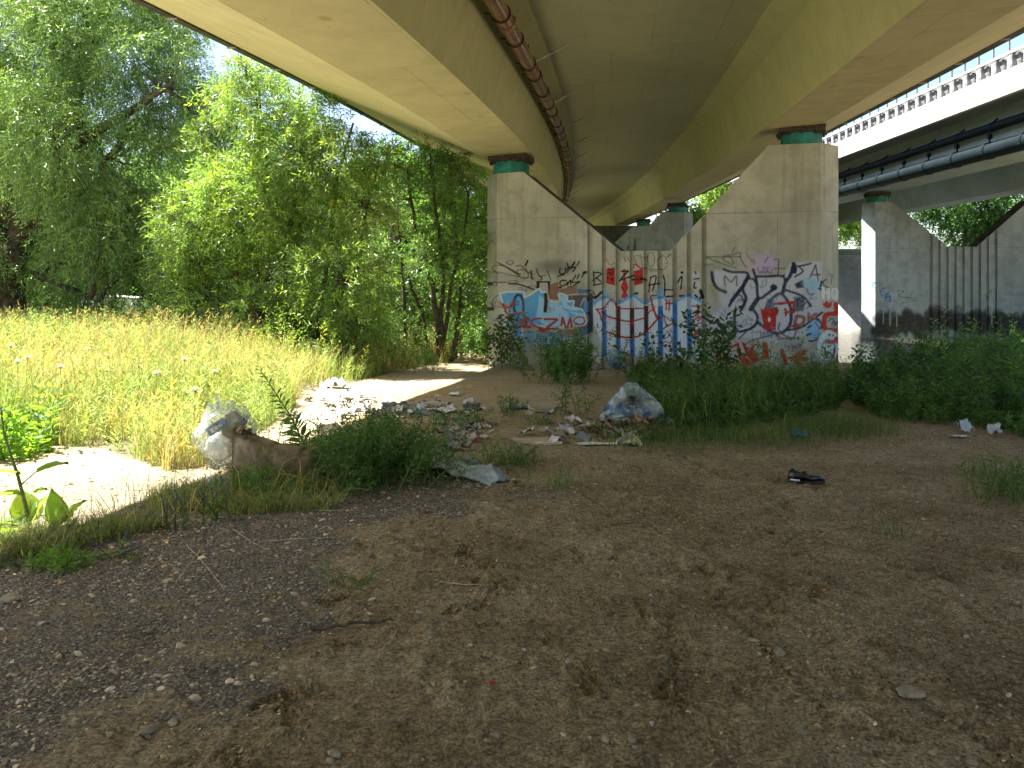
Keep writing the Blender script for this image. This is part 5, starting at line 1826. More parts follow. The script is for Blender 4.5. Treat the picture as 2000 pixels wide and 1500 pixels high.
bleaf(W(72, 920, base[1]), (1.0, .2, .35), .21, .10, .1, (.75, .85, .8, 1), RP_)
bleaf(W(66, 962, base[1]), (1.0, .2, .35), .09, .05, .1, (.75, .85, .8, 1), RP_)
bleaf(W(40, 925, base[1]), (-1.0, .1, .2), .2, .09, .15, (.9, .9, .8, 1), RP_)
bleaf(W(42, 965, base[1]), (-1.0, -.2, .1), .22, .10, .15, (.9, .9, .8, 1), RP_)
for k, (px, py, dx, dy, dz, ln, wd) in enumerate(((52, 1030, -.2, .2, 1, .26, .22), (60, 1032, .25, .15, .9, .24, .22), (110, 1036, -.1, .1, 1, .27, .16), (130, 1030, .3, .1, .75, .2, .2), (60, 1036, -1, -.1, .35, .3, .2), (45, 1042, -.9, -.4, .2, .3, .2), (70, 1045, .9, -.5, .15, .26, .18), (100, 1045, 1, -.3, .1, .24, .16), (20, 1050, -.5, -.6, .4, .25, .2), (60, 1052, .2, -1, .3, .2, .16), (150, 1045, .9, -.2, .35, .2, .17), (170, 1048, .7, -.5, .2, .2, .15), (190, 1045, 1, .1, .3, .18, .13))):
    b = g3(px, py)
    bleaf(b + np.array([0, 0, .02]), (dx, dy, dz), ln, wd, .25, (1.0 + .3 * RP_.normal() * .4, 1.05, .8, 1), RP_)

# viper's bugloss: blue flower spikes
for k, (px, py, n, hh, lab) in enumerate(((405, 1020, 9, .34, 'upright blue flower spikes at the end of the verge grass'), (235, 1088, 7, .16, 'fallen blue flower spikes lying at the gravel edge'), (40, 1105, 7, .14, 'dull blue flower spikes at the lower left frame edge'), (345, 1035, 5, .26, 'small blue flower cluster in the shaded verge grass'))):
    base = g3(px, py)
    root = empty('blue_flower_plant', base, lab, 'flower')
    mb, lv = MB(), MB()
    for q in range(n):
        b = base + np.array([RP_.normal() * .09, RP_.normal() * .05, 0])
        T = np.array([RP_.normal() * (.35 if hh > .2 else 1.3), RP_.normal() * .35, 1.0 if hh > .2 else .45])
        e = b + unit(T[None])[0] * hh * RP_.uniform(.7, 1.2)
        tube(mb, [b, e], [.005, .003], 5)
        sprays(lv, (b + (e - b) * .3)[None], T[None], np.array([hh * .75]), 26, .013, .010, RP_, (1, 1, 1), 0, 0, .5, 0, alt=1.3)
        sprays(mb, b[None], T[None], np.array([hh * .5]), 8, .06, .012, RP_, (1.0, 1.0, .8), .2)
    mb.build('stem', M['grass_shade'], root)
    lv.build('flower', M['blue_petal'], root)

# white umbels in the meadow
RU = np.random.default_rng(51)
um = scatter_poly(MEADOW, 16, RU, 12)
first = None
for k in range(16):
    b = np.array([um[k][0], um[k][1], float(gh(um[k][0], um[k][1]))])
    if first is None or k < 3:
        root = empty('umbel_flower', b, 'white wild carrot flower on a thin stalk in the meadow grass', 'flower', 'white wild carrot flowers in the meadow')
        mb, lv = MB(), MB()
        hh = .62 + .1 * k
        tube(mb, [b, b + np.array([.03, .02, hh])], [.004, .003], 5)
        for q in range(26):
            a, r = q * 2.4, .045 * math.sqrt(q / 26)
            c = b + np.array([.03 + r * math.cos(a), .02 + r * math.sin(a), hh + .05 - r * .5 + .012 * RU.normal()])
            tube(mb, [b + np.array([.03, .02, hh]), c], .0012, 3, cap=False)
            for j in range(4):
                leaves(lv, c[None], np.array([[math.cos(j * 1.57), math.sin(j * 1.57), .25]]), .011, .009, np.ones((1, 4)), RU)
        mb.build('stalk', M['stalk'], root)
        lv.build('flower_head', M['petal'], root)
        if first is None:
            first = []
        first.append(root)
    else:
        src = first[k % 3]
        r = src.copy()
        COL.objects.link(r)
        r.location = Vector(b)
        r.rotation_euler = (0, 0, RU.random() * 6)
        for ch in src.children:
            c = ch.copy()
            COL.objects.link(c)
            c.parent = r
            c.matrix_parent_inverse = Matrix.Translation(Vector(src.location)).inverted()

# ------------------------------------------------------------------ gravel and stones
RS = np.random.default_rng(61)


def stones(mb, P, size, rng, tint):
    n = len(P)
    t = (1 + 5 ** .5) / 2
    ico = np.array([(-1, t, 0), (1, t, 0), (-1, -t, 0), (1, -t, 0), (0, -1, t), (0, 1, t), (0, -1, -t), (0, 1, -t), (t, 0, -1), (t, 0, 1), (-t, 0, -1), (-t, 0, 1)]) / math.hypot(1, t)
    fc = np.array([(0, 11, 5), (0, 5, 1), (0, 1, 7), (0, 7, 10), (0, 10, 11), (1, 5, 9), (5, 11, 4), (11, 10, 2), (10, 7, 6), (7, 1, 8), (3, 9, 4), (3, 4, 2), (3, 2, 6), (3, 6, 8), (3, 8, 9), (4, 9, 5), (2, 4, 11), (6, 2, 10), (8, 6, 7), (9, 8, 1)])
    a = rng.random(n) * 2 * PI
    S = np.stack([.75 + .6 * rng.random(n), .55 + .5 * rng.random(n), .3 + .3 * rng.random(n)], 1) * size[:, None]
    V = ico[None] * (1 + .22 * rng.normal(size=(n, 12, 1))) * S[:, None]
    ca, sa = np.cos(a)[:, None], np.sin(a)[:, None]
    tl = rng.normal(size=(n, 1)) * .25
    X = V[..., 0] * ca - V[..., 1] * sa
    Y = V[..., 0] * sa + V[..., 1] * ca
    Z = V[..., 2] + X * tl
    V = np.stack([X, Y, Z], -1) + P[:, None]
    mb.add(V.reshape(-1, 3), (np.arange(n)[:, None, None] * 12 + fc[None]).reshape(-1, 3), 0, np.repeat(tint, 12, 0))


n = 95000
y = 1.9 + 6.2 * RS.random(n) ** 1.5
x = (RS.random(n) * 2 - 1) * (.68 * y + .2)
gm = gravel_mask(x, y)
pr = gm ** 1.5 * .75 + .012
keep = RS.random(n) < pr * (.55 + .6 * ss(vn2(x, y, .35, 17) + .5))
x, y = x[keep], y[keep]
sz = np.clip(RS.lognormal(-5.25, .55, len(x)), .0025, .024) * (.72 + .07 * y)
v = .5 + .95 * RS.random((len(x), 1)) ** 1.3
tn = np.concatenate([np.tile([1.18, 1.13, 1.02], (len(x), 1)) * v, np.ones((len(x), 1))], 1)
warm = RS.random(len(x)) < .12
tn[warm, :3] *= np.array([1.3, 1.0, .75])
lite = RS.random(len(x)) < .03
tn[lite, :3] *= 1.9
mb = MB()
stones(mb, np.stack([x, y, gh(x, y) + sz * .12], 1), sz, RS, tn)
gravel_mb = mb
# crumbs of dry soil
n = 52000
y = 1.85 + 8.5 * RS.random(n) ** 1.6
x = (RS.random(n) * 2 - 1) * (.68 * y + .2)
k_ = RS.random(n) < (1 - .8 * gravel_mask(x, y)) * (.1 + .95 * ss(fbm2(x, y, .5, 3, 27) * .9 + .35))
x, y = x[k_], y[k_]
sz = np.clip(RS.lognormal(-5.45, .55, len(x)), .002, .016) * (.7 + .1 * y)
v = .65 + .65 * RS.random((len(x), 1))
mb = MB()
stones(mb, np.stack([x, y, gh(x, y) + sz * .1], 1), sz, RS, np.concatenate([np.tile([1.0, .88, .66], (len(x), 1)) * v, np.ones((len(x), 1))], 1))
tag(mb.build('soil_crumbs', M['stone']), 'crumbs of dry brown soil over the trampled dirt', 'soil', kind='stuff')
mb = gravel_mb
tag(mb.build('gravel', M['stone']), 'loose grey gravel spread over the dirt in the lower left', 'gravel', kind='stuff')
print('gravel stones', len(x))

for k, (px, py, w, lab) in enumerate(((1522, 1277, 24, 'rounded pale grey stone half sunk in dirt right of centre'), (1472, 1252, 18, 'small pale stone just above the rounded grey stone'), (840, 1248, 20, 'cream rounded stone at the gravel edge near the dark stick'), (968, 1440, 22, 'angular grey stone near the bottom centre'), (655, 1478, 26, 'smooth grey pebble at the bottom edge, larger of a pair'), (645, 1490, 18, 'smooth grey pebble at the bottom edge, smaller of a pair'), (1785, 1370, 50, 'flat broad slab of pale stone at the lower right'), (1183, 1442, 20, 'small upright grey stone in a bottom row of pebbles'), (1235, 1448, 20, 'dark angular pebble at the right end of the bottom row'), (338, 1412, 22, 'dark grey stone on dirt at the lower left'), (290, 1432, 34, 'flat dull stone embedded beside the dark grey stone'), (260, 1472, 18, 'light grey sharp stone near the lower left corner'), (1670, 768, 20, 'grey stone lying at the foot of the nettle bank'), (1461, 854, 32, 'grey block of broken concrete in the thin grass'), (318, 883 + 390, 16, 'pale chip of stone in the gravel at left'), (555, 1307, 24, 'flat grey flake of stone on the gravel border'), (20, 1175, 40, 'flat slate slab at the left frame edge'), (820, 1193, 16, 'yellowish pebble beside the grey twigs on gravel'), (1633, 1364, 16, 'small dark pebble left of the flat slab'), (1900, 1492, 22, 'pale pebble at the bottom right corner'))):
    c = g3(px, py)
    mb = MB()
    s = w / F * c[1] / 2
    lump(mb, c + np.array([0, 0, s * .18]), (s * 1.15, s * .8, s * (.3 if w > 30 else .55)), .3, 1.7, k + 3, 14, 9, 0, tuple(np.array([1.0, .97, .9]) * (.6 + .45 * RS.random())) + (1,), rz=RS.random() * 3)
    tag(mb.build('stone', M['stone'], smooth=k % 3 != 0, loc=c), lab, 'stone', 'loose stones on the dirt')


# ------------------------------------------------------------------ sticks and stalks
def stick(name, label, pts, r, mat, cat='stick', head=False):
    P = np.array([g3(*q) for q in pts])
    P[:, 2] += r * 1.2 + np.array([.012 * math.sin(i * 1.9) ** 2 for i in range(len(P))])
    mb = MB()
    t = np.linspace(0, len(P) - 1, 14)
    Q = np.stack([np.interp(t, np.arange(len(P)), P[:, a]) for a in range(3)], 1)
    Q[1:-1] += RS.normal(size=(12, 3)) * r * .5
    tube(mb, Q, np.linspace(r, r * .5, 14), 6)
    if head:
        for q in range(40):
            i = RS.integers(8, 14)
            lump(mb, Q[i] + RS.normal(size=3) * r * 1.6, (r * 1.6, r, r * .8), .2, 2, q, 6, 4)
    return tag(mb.build(name, mat, loc=P[0]), label, cat)


stick('stick', 'dark broken stick lying across the gravel', [(604, 1231), (690, 1226), (768, 1216)], .011, M['stick'])
stick('dry_stalk', 'pale curved dry stalk on the dirt left of centre', [(858, 1133), (900, 1145), (948, 1156)], .0028, M['dry'], 'stalk')
stick('dry_stalk', 'long straw stalk with a seed head slanting down the gravel', [(365, 1062), (400, 1105), (438, 1152)], .0024, M['dry'], 'stalk', True)
stick('dry_stalk', 'straw stalk crossing leftward beneath the blue flower spikes', [(425, 1040), (380, 1090), (345, 1137)], .0024, M['dry'], 'stalk', True)
stick('dry_stalk', 'straight horizontal seed stalk along the verge edge', [(510, 1056), (580, 1057), (662, 1054)], .0028, M['dry'], 'stalk', True)
stick('dry_stalk', 'bent straw stalk between the verge grass and gravel', [(455, 1035), (490, 1060), (520, 1078)], .0024, M['dry'], 'stalk', True)
stick('dry_stalk', 'pale dry stalk with a kink right of the sack weeds', [(615, 1000), (650, 1002), (700, 998)], .003, M['dry'], 'stalk')
stick('stick', 'thin dark twig on the dirt right of centre', [(1195, 1030), (1240, 1026)], .005, M['stick'])
stick('stick', 'fine brown twig scrap on the dirt at the right', [(1600, 1040), (1680, 1036), (1710, 1044)], .004, M['stick'])
stick('stick', 'long thin stick on the trampled dirt left of the trash heap', [(1045, 806), (1085, 812)], .012, M['stick'])


# ------------------------------------------------------------------ rubbish
def sheet(mb, c, w, d, rng, crumple=.3, rz=0.0, lift=.01, nu=9, nv=8, col=(1, 1, 1, 1), tilt=(0, 0), thick=.0):
    u = np.linspace(-1, 1, nu)
    v = np.linspace(-1, 1, nv)
    U, Vv = np.meshgrid(u, v, indexing='ij')
    s = rng.random() * 100
    q = np.stack([U * 1.6 + s, Vv * 1.6, U * 0 + s], -1)
    X = U * w / 2 * (1 + .25 * vn3(q + 3, 1))
    Y = Vv * d / 2 * (1 + .25 * vn3(q + 9, 2))
    Z = crumple * min(w, d) * (np.abs(vn3(q * 1.3, 4)) + .5 * np.abs(vn3(q * 2.7, 5))) + X * tilt[0] + Y * tilt[1]
    Z = Z - Z.min() + lift
    ca, sa = math.cos(rz), math.sin(rz)
    P = np.stack([X * ca - Y * sa, X * sa + Y * ca, Z], -1) + np.array(c)
    f = grid_faces(nu, nv)
    P2 = P - np.array([0, 0, .004 + thick])
    n0 = nu * nv
    rim = []
    for i in range(nu - 1):
        rim += [(i * nv, (i + 1) * nv, n0 + (i + 1) * nv, n0 + i * nv), ((i + 1) * nv + nv - 1, i * nv + nv - 1, n0 + i * nv + nv - 1, n0 + (i + 1) * nv + nv - 1)]
    for j in range(nv - 1):
        rim += [(j + 1, j, n0 + j, n0 + j + 1), ((nu - 1) * nv + j, (nu - 1) * nv + j + 1, n0 + (nu - 1) * nv + j + 1, n0 + (nu - 1) * nv + j)]
    mb.add(np.concatenate([P.reshape(-1, 3), P2.reshape(-1, 3)]), np.concatenate([f, f[:, ::-1] + n0, np.array(rim)]), 0, col)


RT = np.random.default_rng(71)


def scrap(name, label, px, py, wpx, dm, mat, cat, crumple=.3, rz=0.0, col=(1, 1, 1, 1), group=None, tilt=(0, 0), thick=0.0, smooth=True):
    c = g3(px, py)
    w = wpx / F * c[1]
    mb = MB()
    sheet(mb, c, w, dm, RT, crumple, rz, .008, 11, 9, col, tilt, thick)
    return tag(mb.build(name, mat, smooth=smooth, loc=c), label, cat, group)


# clear bag with a blue packet, left of the sack
YA = gp(450, 915)[1]
c0 = W(448, 862, YA + .15)
gz0 = float(gh(c0[0], c0[1]))


def bagfn(V):
    V = V.copy()
    V[..., 0] += .10 * np.maximum(V[..., 2], 0) * -.2
    return V


mb = MB()
lump(mb, (c0[0] - .03, c0[1], gz0 + .27), (.285, .21, .30), .16, 2.1, 21, 70, 46, crease=.14)
bag1 = tag(mb.build('rubbish_bag', M['film'], smooth=True, loc=(c0[0], c0[1], gz0)), 'clear plastic rubbish bag stuffed full, leaning on the brown sack', 'rubbish bag')
mb = MB()
tube(mb, [(c0[0] - .11, c0[1], gz0 + .53), (c0[0] - .12, c0[1], gz0 + .60), (c0[0] - .10, c0[1] - .02, gz0 + .68)], [.02, .012, .035], 9)
mb.build('knot', M['film'], bag1, smooth=True)
mb = MB()
R_ = Euler((.35, -.55, .2)).to_matrix()
box(mb, (c0[0] - .09, c0[1] - .10, gz0 + .38), (.20, .03, .10), R=R_)
pk = tag(mb.build('packet', M['blue_plastic']), 'light blue printed packet showing inside the clear rubbish bag', 'packet')
mb = MB()
for q in range(3):
    box(mb, np.array([c0[0] - .09, c0[1] - .10, gz0 + .38]) + np.array(R_ @ Vector((-.05 + q * .045, -.0165, .0))), (.035, .003, .05 - .01 * q), R=R_)
mb.build('printed_panel', M['paper'], pk)
mb = MB()
lump(mb, (c0[0] + .03, c0[1], gz0 + .38), (.13, .10, .13), .2, 2, 5, 18, 12, 0, (.45, .42, .28, 1), crease=.1)
tag(mb.build('paper_wad', M['card'], smooth=True), 'olive-brown paper wad inside the top of the clear rubbish bag', 'paper')
mb = MB()
lump(mb, (c0[0] - .10, c0[1] + .02, gz0 + .17), (.14, .11, .13), .25, 2, 8, 18, 12, 0, (.95, 1, 1.05, 1), crease=.15)
tag(mb.build('paper_wad', M['paper'], smooth=True), 'white crumpled paper wad in the bottom of the clear rubbish bag', 'paper')
mb = MB()
box(mb, W(452, 880, YA - .12) + np.array([0, 0, .02]), (.07, .03, .09), R=Euler((.1, .15, .3)).to_matrix())
cb = tag(mb.build('carton', M['card'], loc=None), 'small yellow-brown carton wedged between the clear bag and the sack', 'carton')

# brown paper sack: lofted sections, twisted mouth at the left, deflated to the right
YK = gp(540, 943)[1]
rows = []
stn = np.linspace(0, 1, 26)
for s in stn:
    px = 458 + s * 172
    top = np.interp(s, [0, .08, .16, .3, .5, .75, .92, 1], [836, 838, 844, 858, 868, 874, 884, 900])
    x = (px - CX) / F * YK
    z0 = float(gh(x, YK)) - .015
    zt = CZ - (top - HY) / F * YK
    hgt = max(.05, zt - z0)
    dep = np.interp(s, [0, .1, .3, .7, .95, 1], [.07, .11, .19, .21, .15, .04])
    ring = []
    for a in np.linspace(0, 2 * PI, 30, endpoint=False):
        cy, cz = math.cos(a), math.sin(a)
        sx = abs(cy) ** .8 * np.sign(cy)
        sz_ = abs(cz) ** .75 * np.sign(cz)
        pinch = 1 - .25 * max(0, cz) * (1 - min(1, s * 4))
        ring.append((x, YK + sx * dep * pinch, z0 + hgt * (.5 + .5 * sz_)))
    rows.append(ring)
V = np.array(rows)
nz = vn3(V * 6.0, 3) * .05 - .06 * (1 - np.abs(vn3(V * np.array([6, 4, 9]), 6))) ** 5 + .05 * (1 - np.abs(vn3(V * np.array([12, 7, 6]), 8))) ** 5 + .02 * vn3(V * 25, 4)
V = V + np.array([.2, -.7, .4]) * nz[..., None]
mb = MB()
mb.add(V.reshape(-1, 3), [grid_faces(26, 30)] + [np.stack([np.arange(25) * 30 + 29, (np.arange(25) + 1) * 30 + 29, (np.arange(25) + 1) * 30, np.arange(25) * 30], 1)] + [np.array([list(range(30))[::-1]]), np.array([[25 * 30 + k for k in range(30)]])])
sack = tag(mb.build('paper_sack', M['paper_sack'], smooth=True, loc=(float(V[..., 0].mean()), YK, float(gh(V[..., 0].mean(), YK)))), 'torn brown paper sack lying among weeds with its mouth standing up', 'sack')
mb = MB()
bp = W(470, 850, YK - .1)
tube(mb, [W(466, 846, YK - .07), W(470, 836, YK - .04), W(480, 838, YK - .03)], [.03, .02, .028], 8)
for q in range(7):
    sheet(mb, W(468 + q * 4, 850 - (q % 3) * 4, YK - .10), .07, .05, RT, .6, q, 0, 6, 5)
mb.build('sack_mouth', M['paper_sack'], sack, smooth=True)
c = g3(418, 957)
mb = MB()
lump(mb, c + np.array([0, 0, .055]), (.075, .07, .065), .1, 3, 4, 20, 14, crease=.12)
tag(mb.build('plastic_lump', M['film'], smooth=True, loc=c), 'crumpled ball of clear plastic in grass below the rubbish bag', 'plastic')

# clear bag on the rubbish heap
YH = gp(1240, 838)[1]
hc = np.array([(1240 - CX) / F * YH, YH + .15, 0.0])
hc[2] = float(gh(hc[0], hc[1]))


def cone(V):
    V = V.copy()
    t = np.clip((V[..., 2] + .22) / .58, 0, 1)
    k = 1.0 - .72 * t ** .8
    V[..., 0] = V[..., 0] * k - .04 * t
    V[..., 1] *= k
    return V


mb = MB()
lump(mb, hc + np.array([.02, 0, .24]), (.54, .36, .31), .10, 2.0, 31, 80, 50, crease=.11, fn=cone)
tag(mb.build('rubbish_bag', M['film_blue'], smooth=True, loc=hc), 'tent-shaped clear plastic bag with blue rubbish, on the trash heap', 'rubbish bag')
mb = MB()
lump(mb, hc + np.array([-.03, -.12, .30]), (.10, .09, .10), .12, 3, 2, 20, 14)
tag(mb.build('ball', M['black_plastic'], smooth=True), 'black round lump seen inside the tent-shaped bag', 'ball')
mb = MB()
lump(mb, hc + np.array([-.08, -.06, .20]), (.23, .14, .12), .35, 2.6, 6, 40, 26, 0, (.5, .62, .7, 1), crease=.3)
tag(mb.build('plastic_bag', M['blue_plastic'], smooth=True), 'dark and light blue bag inside the tent-shaped bag', 'bag')
mb = MB()
tube(mb, [hc + np.array([.10, -.20, .22]), hc + np.array([.17, -.20, .23])], .045, 12)
tag(mb.build('cup', M['blue_plastic']), 'bright blue cup lying in the tent-shaped bag', 'cup')
mb = MB()
lump(mb, hc + np.array([.22, -.06, .22]), (.13, .10, .10), .25, 2, 9, 18, 12, 0, (.75, .72, .68, 1), crease=.15)
tag(mb.build('paper_wad', M['paper'], smooth=True), 'whitish wad at the right side of the tent-shaped bag', 'paper')

# bag at the pier foot
c = g3(1212, 722)
mb = MB()
lump(mb, c + np.array([0, .1, .27]), (.36, .28, .30), .14, 2.1, 41, 60, 40, crease=.13)
tag(mb.build('rubbish_bag', M['film_blue'], smooth=True, loc=c), 'round bluish plastic bag standing at the foot of the ribbed pier', 'rubbish bag')
mb = MB()
lump(mb, c + np.array([-.1, 0, .2]), (.15, .12, .12), .4, 2.6, 12, 36, 22, 0, (.8, .95, 1.0, 1), crease=.35)
tag(mb.build('plastic_bag', M['blue_plastic'], smooth=True), 'blue bag inside the round bag at the pier foot', 'bag')
mb = MB()
lump(mb, c + np.array([.14, 0, .25]), (.15, .14, .18), .3, 2, 13, 20, 12, 0, (.5, .42, .34, 1), crease=.2)
tag(mb.build('paper_wad', M['card'], smooth=True), 'brown rubbish wad inside the round bag at the pier foot', 'paper')

# the heap under the tent-shaped bag: uncountable rubble
mb = MB()
for k in range(620):
    u = RT.normal(size=2)
    c = hc + np.array([u[0] * .33 - .02, u[1] * .26 - .32, 0])
    r = math.hypot(u[0], u[1])
    c[2] = float(gh(c[0], c[1])) + max(0, .13 - .06 * r) * RT.random()
    t_ = RT.choice([0, 1, 2, 3])
    tint = [(.5, .4, .34, 1), (.9, .75, .55, 1), (.35, .3, .28, 1), (1.5, 1.35, 1.15, 1)][t_]
    if RT.random() < .55:
        sheet(mb, c, RT.uniform(.04, .16), RT.uniform(.03, .1), RT, .4, RT.random() * 3, 0, 4, 4, tint, (RT.normal() * .3, RT.normal() * .3))
    else:
        a = RT.random() * 3
        d = np.array([math.cos(a), math.sin(a), RT.normal() * .3]) * RT.uniform(.04, .14)
        tube(mb, [c - d, c + d], RT.uniform(.004, .014), 5, 0, tint)
tag(mb.build('trash_heap', M['rubble']), 'brown heap of rotting rubbish, rags and sticks below the tent-shaped bag', 'rubbish heap', kind='stuff')

# single pieces on and around the heap
for (nm, lab, px, py, wp_, dm, mt, ct, cr, rz, cl, tl) in (
        ('cardboard_sheet', 'flat dirty cardboard sheet left of the trash heap', 1048, 864, 86, .42, 'card', 'cardboard', .05, .12, (1.0, .98, .9, 1), (0, 0)),
        ('tray', 'white plastic tray lying on the cardboard sheet corner', 1062, 868, 30, .14, 'paper', 'tray', .08, .1, (1, 1.05, 1.1, 1), (0, 0)),
        ('paper_bundle', 'crumpled white paper bundle at the left of the trash heap', 1118, 826, 26, .16, 'paper', 'paper', .7, .4, (1, 1, 1.08, 1), (0, .1)),
        ('paper_scrap', 'upright folded white scrap at the left foot of the trash heap', 1116, 851, 14, .06, 'paper', 'paper', .5, .3, (1.1, 1.1, 1.15, 1), (0, .8)),
        ('rag', 'yellow-brown twisted rag draped over the trash heap', 1165, 846, 34, .18, 'cloth', 'rag', .7, .9, (1.1, .85, .5, 1), (0, .3)),
        ('foam_strip', 'long white dirty strip at the front edge of the trash heap', 1165, 869, 76, .10, 'paper', 'foam', .25, -.1, (.95, 1, .95, 1), (0, 0)),
        ('plastic_bag', 'flattened yellowish plastic bag before the trash heap', 1236, 872, 32, .16, 'paper', 'bag', .5, .2, (.95, .92, .6, 1), (0, 0)),
        ('rag', 'light blue crumpled rag at the right of the trash heap', 1306, 838, 18, .12, 'blue_plastic', 'rag', 1.0, .9, (2.4, 2.0, 1.4, 1), (0, .6)),
        ('plastic_bag', 'flattened blue-green plastic bag in thin grass by the dirt', 1560, 855, 36, .16, 'blue_plastic', 'bag', .5, .1, (.6, .85, .75, 1), (0, 0)),
        ('rag', 'brown rag hanging in the middle of the trash heap', 1205, 838, 40, .2, 'rubble', 'rag', .7, .2, (.55, .45, .4, 1), (0, .4)),
        ('cloth', 'pale greenish cloth scrap on the right of the trash heap', 1270, 850, 30, .14, 'cloth', 'cloth', .4, .5, (1, 1.1, 1, 1), (0, .2)),
        ('paper_cup', 'white crumpled cup at the edge of the right-hand nettles', 1886, 845, 26, .12, 'paper', 'cup', .9, .2, (.8, .92, 1.0, 1), (0, .6)),
        ('paper_scrap', 'flat white torn scrap left of the crumpled cup', 1872, 856, 32, .08, 'paper', 'paper', .4, .1, (1, 1, 1, 1), (0, 0)),
        ('paper_scrap', 'white bag piece caught in the nettles beside the crumpled cup', 1942, 850, 24, .10, 'paper', 'paper', .8, -.3, (.75, .85, .9, 1), (.2, .6)),
        ('paper_scrap', 'white wrapper on dirt near the pier right corner', 1634, 772, 20, .12, 'paper', 'paper', .5, .5, (1, 1, 1, 1), (0, 0)),
        ('paper_scrap', 'bluish bit of foil caught in the weeds right of the trash heap', 1545, 812, 10, .06, 'paper', 'paper', .9, .4, (.9, 1.1, 1.2, 1), (0, .8)),
        ('knotted_rag', 'pale knotted rag behind the folded grey cloth', 890, 882, 56, .14, 'cloth', 'rag', .8, .1, (1.15, 1.05, .98, 1), (0, 0)),
        ('red_wrapper', 'small bright red wrapper on the dirt among white scraps', 930, 862, 22, .09, 'red', 'wrapper', .5, .3, (1, 1, 1, 1), (0, 0)),
        ('plastic_bag', 'turquoise plastic scrap above the wiry weed clump', 822, 812, 16, .1, 'blue_plastic', 'plastic', .9, .2, (.7, 1.7, 1.0, 1), (0, .5)),
        ('box_lid', 'grey-white cardboard box half hidden left of the wiry weed', 640, 850, 46, .22, 'card', 'box', .2, .4, (1.2, 1.25, 1.3, 1), (0, .35)),
        ('dark_garment', 'dark grey crumpled garment at the sunny edge of the litter', 770, 800, 50, .3, 'cloth', 'garment', .35, .2, (.4, .46, .5, 1), (0, .1)),
        ('dark_garment', 'pointed dark felt scrap right of the brown tube', 922, 802, 34, .2, 'cloth', 'cloth', .4, .2, (.4, .4, .36, 1), (0, .15)),
        ('plastic_sheet', 'white plastic sheet lying in the sun by the meadow edge', 650, 757, 46, .4, 'paper', 'plastic', .5, .3, (1, 1, 1, 1), (0, 0)),
        ('paper_scrap', 'white carton piece on the straw before the pier path', 887, 773, 20, .14, 'paper', 'paper', .5, .1, (1, 1, 1.05, 1), (0, 0)),
        ('newspaper', 'torn white newspaper spread behind the wiry weed clump', 865, 806, 60, .3, 'paper', 'newspaper', .3, .1, (.9, .88, .85, 1), (0, 0)),
        ('paper_scrap', 'white box flap with a red print in the sunny litter', 668, 812, 28, .14, 'paper', 'paper', .3, .5, (1, 1, 1, 1), (0, .6))):
    scrap(nm, lab, px, py, wp_, dm, M[mt], ct, cr, rz, cl, None, tl)

# many little scraps
RK = np.random.default_rng(81)
proto = []
cols = [(.9, .9, .92, 1), (.55, .48, .38, 1), (.8, .76, .68, 1), (.42, .44, .46, 1), (.66, .68, .7, 1), (.35, .29, .22, 1)]
for k in range(6):
    mb = MB()
    sheet(mb, (0, 0, 0), .10, .07, RK, .42, 0, 0, 7, 6, cols[k % 6], (RK.normal() * .2, RK.normal() * .2))
    proto.append(mb.build('paper_scrap', M['paper'], smooth=True))
cnt = 0
zones = [((660, 800), (110, 22), 44), ((830, 803), (85, 14), 52), ((905, 838), (60, 22), 44), ((1040, 800), (80, 25), 20), ((1190, 852), (75, 14), 34), ((1090, 850), (40, 14), 14), ((720, 790), (60, 12), 24)]
for (cx, cy), (sx, sy), n in zones:
    for q in range(n):
        px, py = RK.normal(cx, sx * .55), RK.normal(cy, sy * .7)
        if py < 755:
            continue
        c = g3(px, py)
        if cnt < 6:
            o = proto[cnt]
        else:
            o = proto[cnt % 6].copy()
            COL.objects.link(o)
        o.location = Vector(c + np.array([0, 0, .012]))
        o.rotation_euler = (RK.normal() * .25, RK.normal() * .25, RK.random() * 6)
        s = RK.uniform(.5, 2.0)
        o.scale = (s, s * RK.uniform(.7, 1.2), s)
        tag(o, 'small dirty scrap of paper among the litter strewn on the dirt', 'paper scrap', 'pale paper scraps strewn over the dirt')
        cnt += 1
bitp = None
for q in range(44):
    px, py = RK.uniform(850, 1980), RK.uniform(900, 1460)
    c = g3(px, py)
    if bitp is None:
        mb = MB()
        sheet(mb, (0, 0, 0), .016, .009, RK, .8, 0, 0, 5, 5, (.7, .68, .62, 1))
        bitp = mb.build('litter_bit', M['paper'])
        o = bitp
    else:
        o = bitp.copy()
        COL.objects.link(o)
    o.location = Vector(c + np.array([0, 0, .006]))
    o.rotation_euler = (RK.normal() * .2, RK.normal() * .2, RK.random() * 6)
    s = RK.uniform(.4, 1.2)
    o.scale = (s, s, s)
    tag(o, 'tiny white litter bit on the bare dirt of the foreground', 'litter', 'tiny white litter bits on the dirt')

scrap('red_wrapper', 'faded small red scrap alone on the foreground dirt', 962, 1347, 13, .015, M['red'], 'wrapper', .5, .3)
for k_, (st_, lab_) in enumerate(((25.0, 'small weed tuft sprouting from the deck edge above the slender tree'), (21.0, 'sparse weed sprig on the deck edge nearer the thicket'))):
    p_ = deckpt(st_, -(HB + 4.78), 1.65)
    root = empty('edge_weed', p_, lab_, 'weed')
    lv = MB()
    q_ = p_[None] + RK.normal(size=(9, 3)) * np.array([.05, .3, .03])
    sprays(lv, q_, np.stack([-.6 + .3 * RK.normal(size=9), .4 * RK.normal(size=9), .35 + .3 * RK.normal(size=9)], 1), .35, 12, .07, .018, RK, (.7, .8, .6), .5)
    lv.build('foliage', M['leaf_weed'], root)

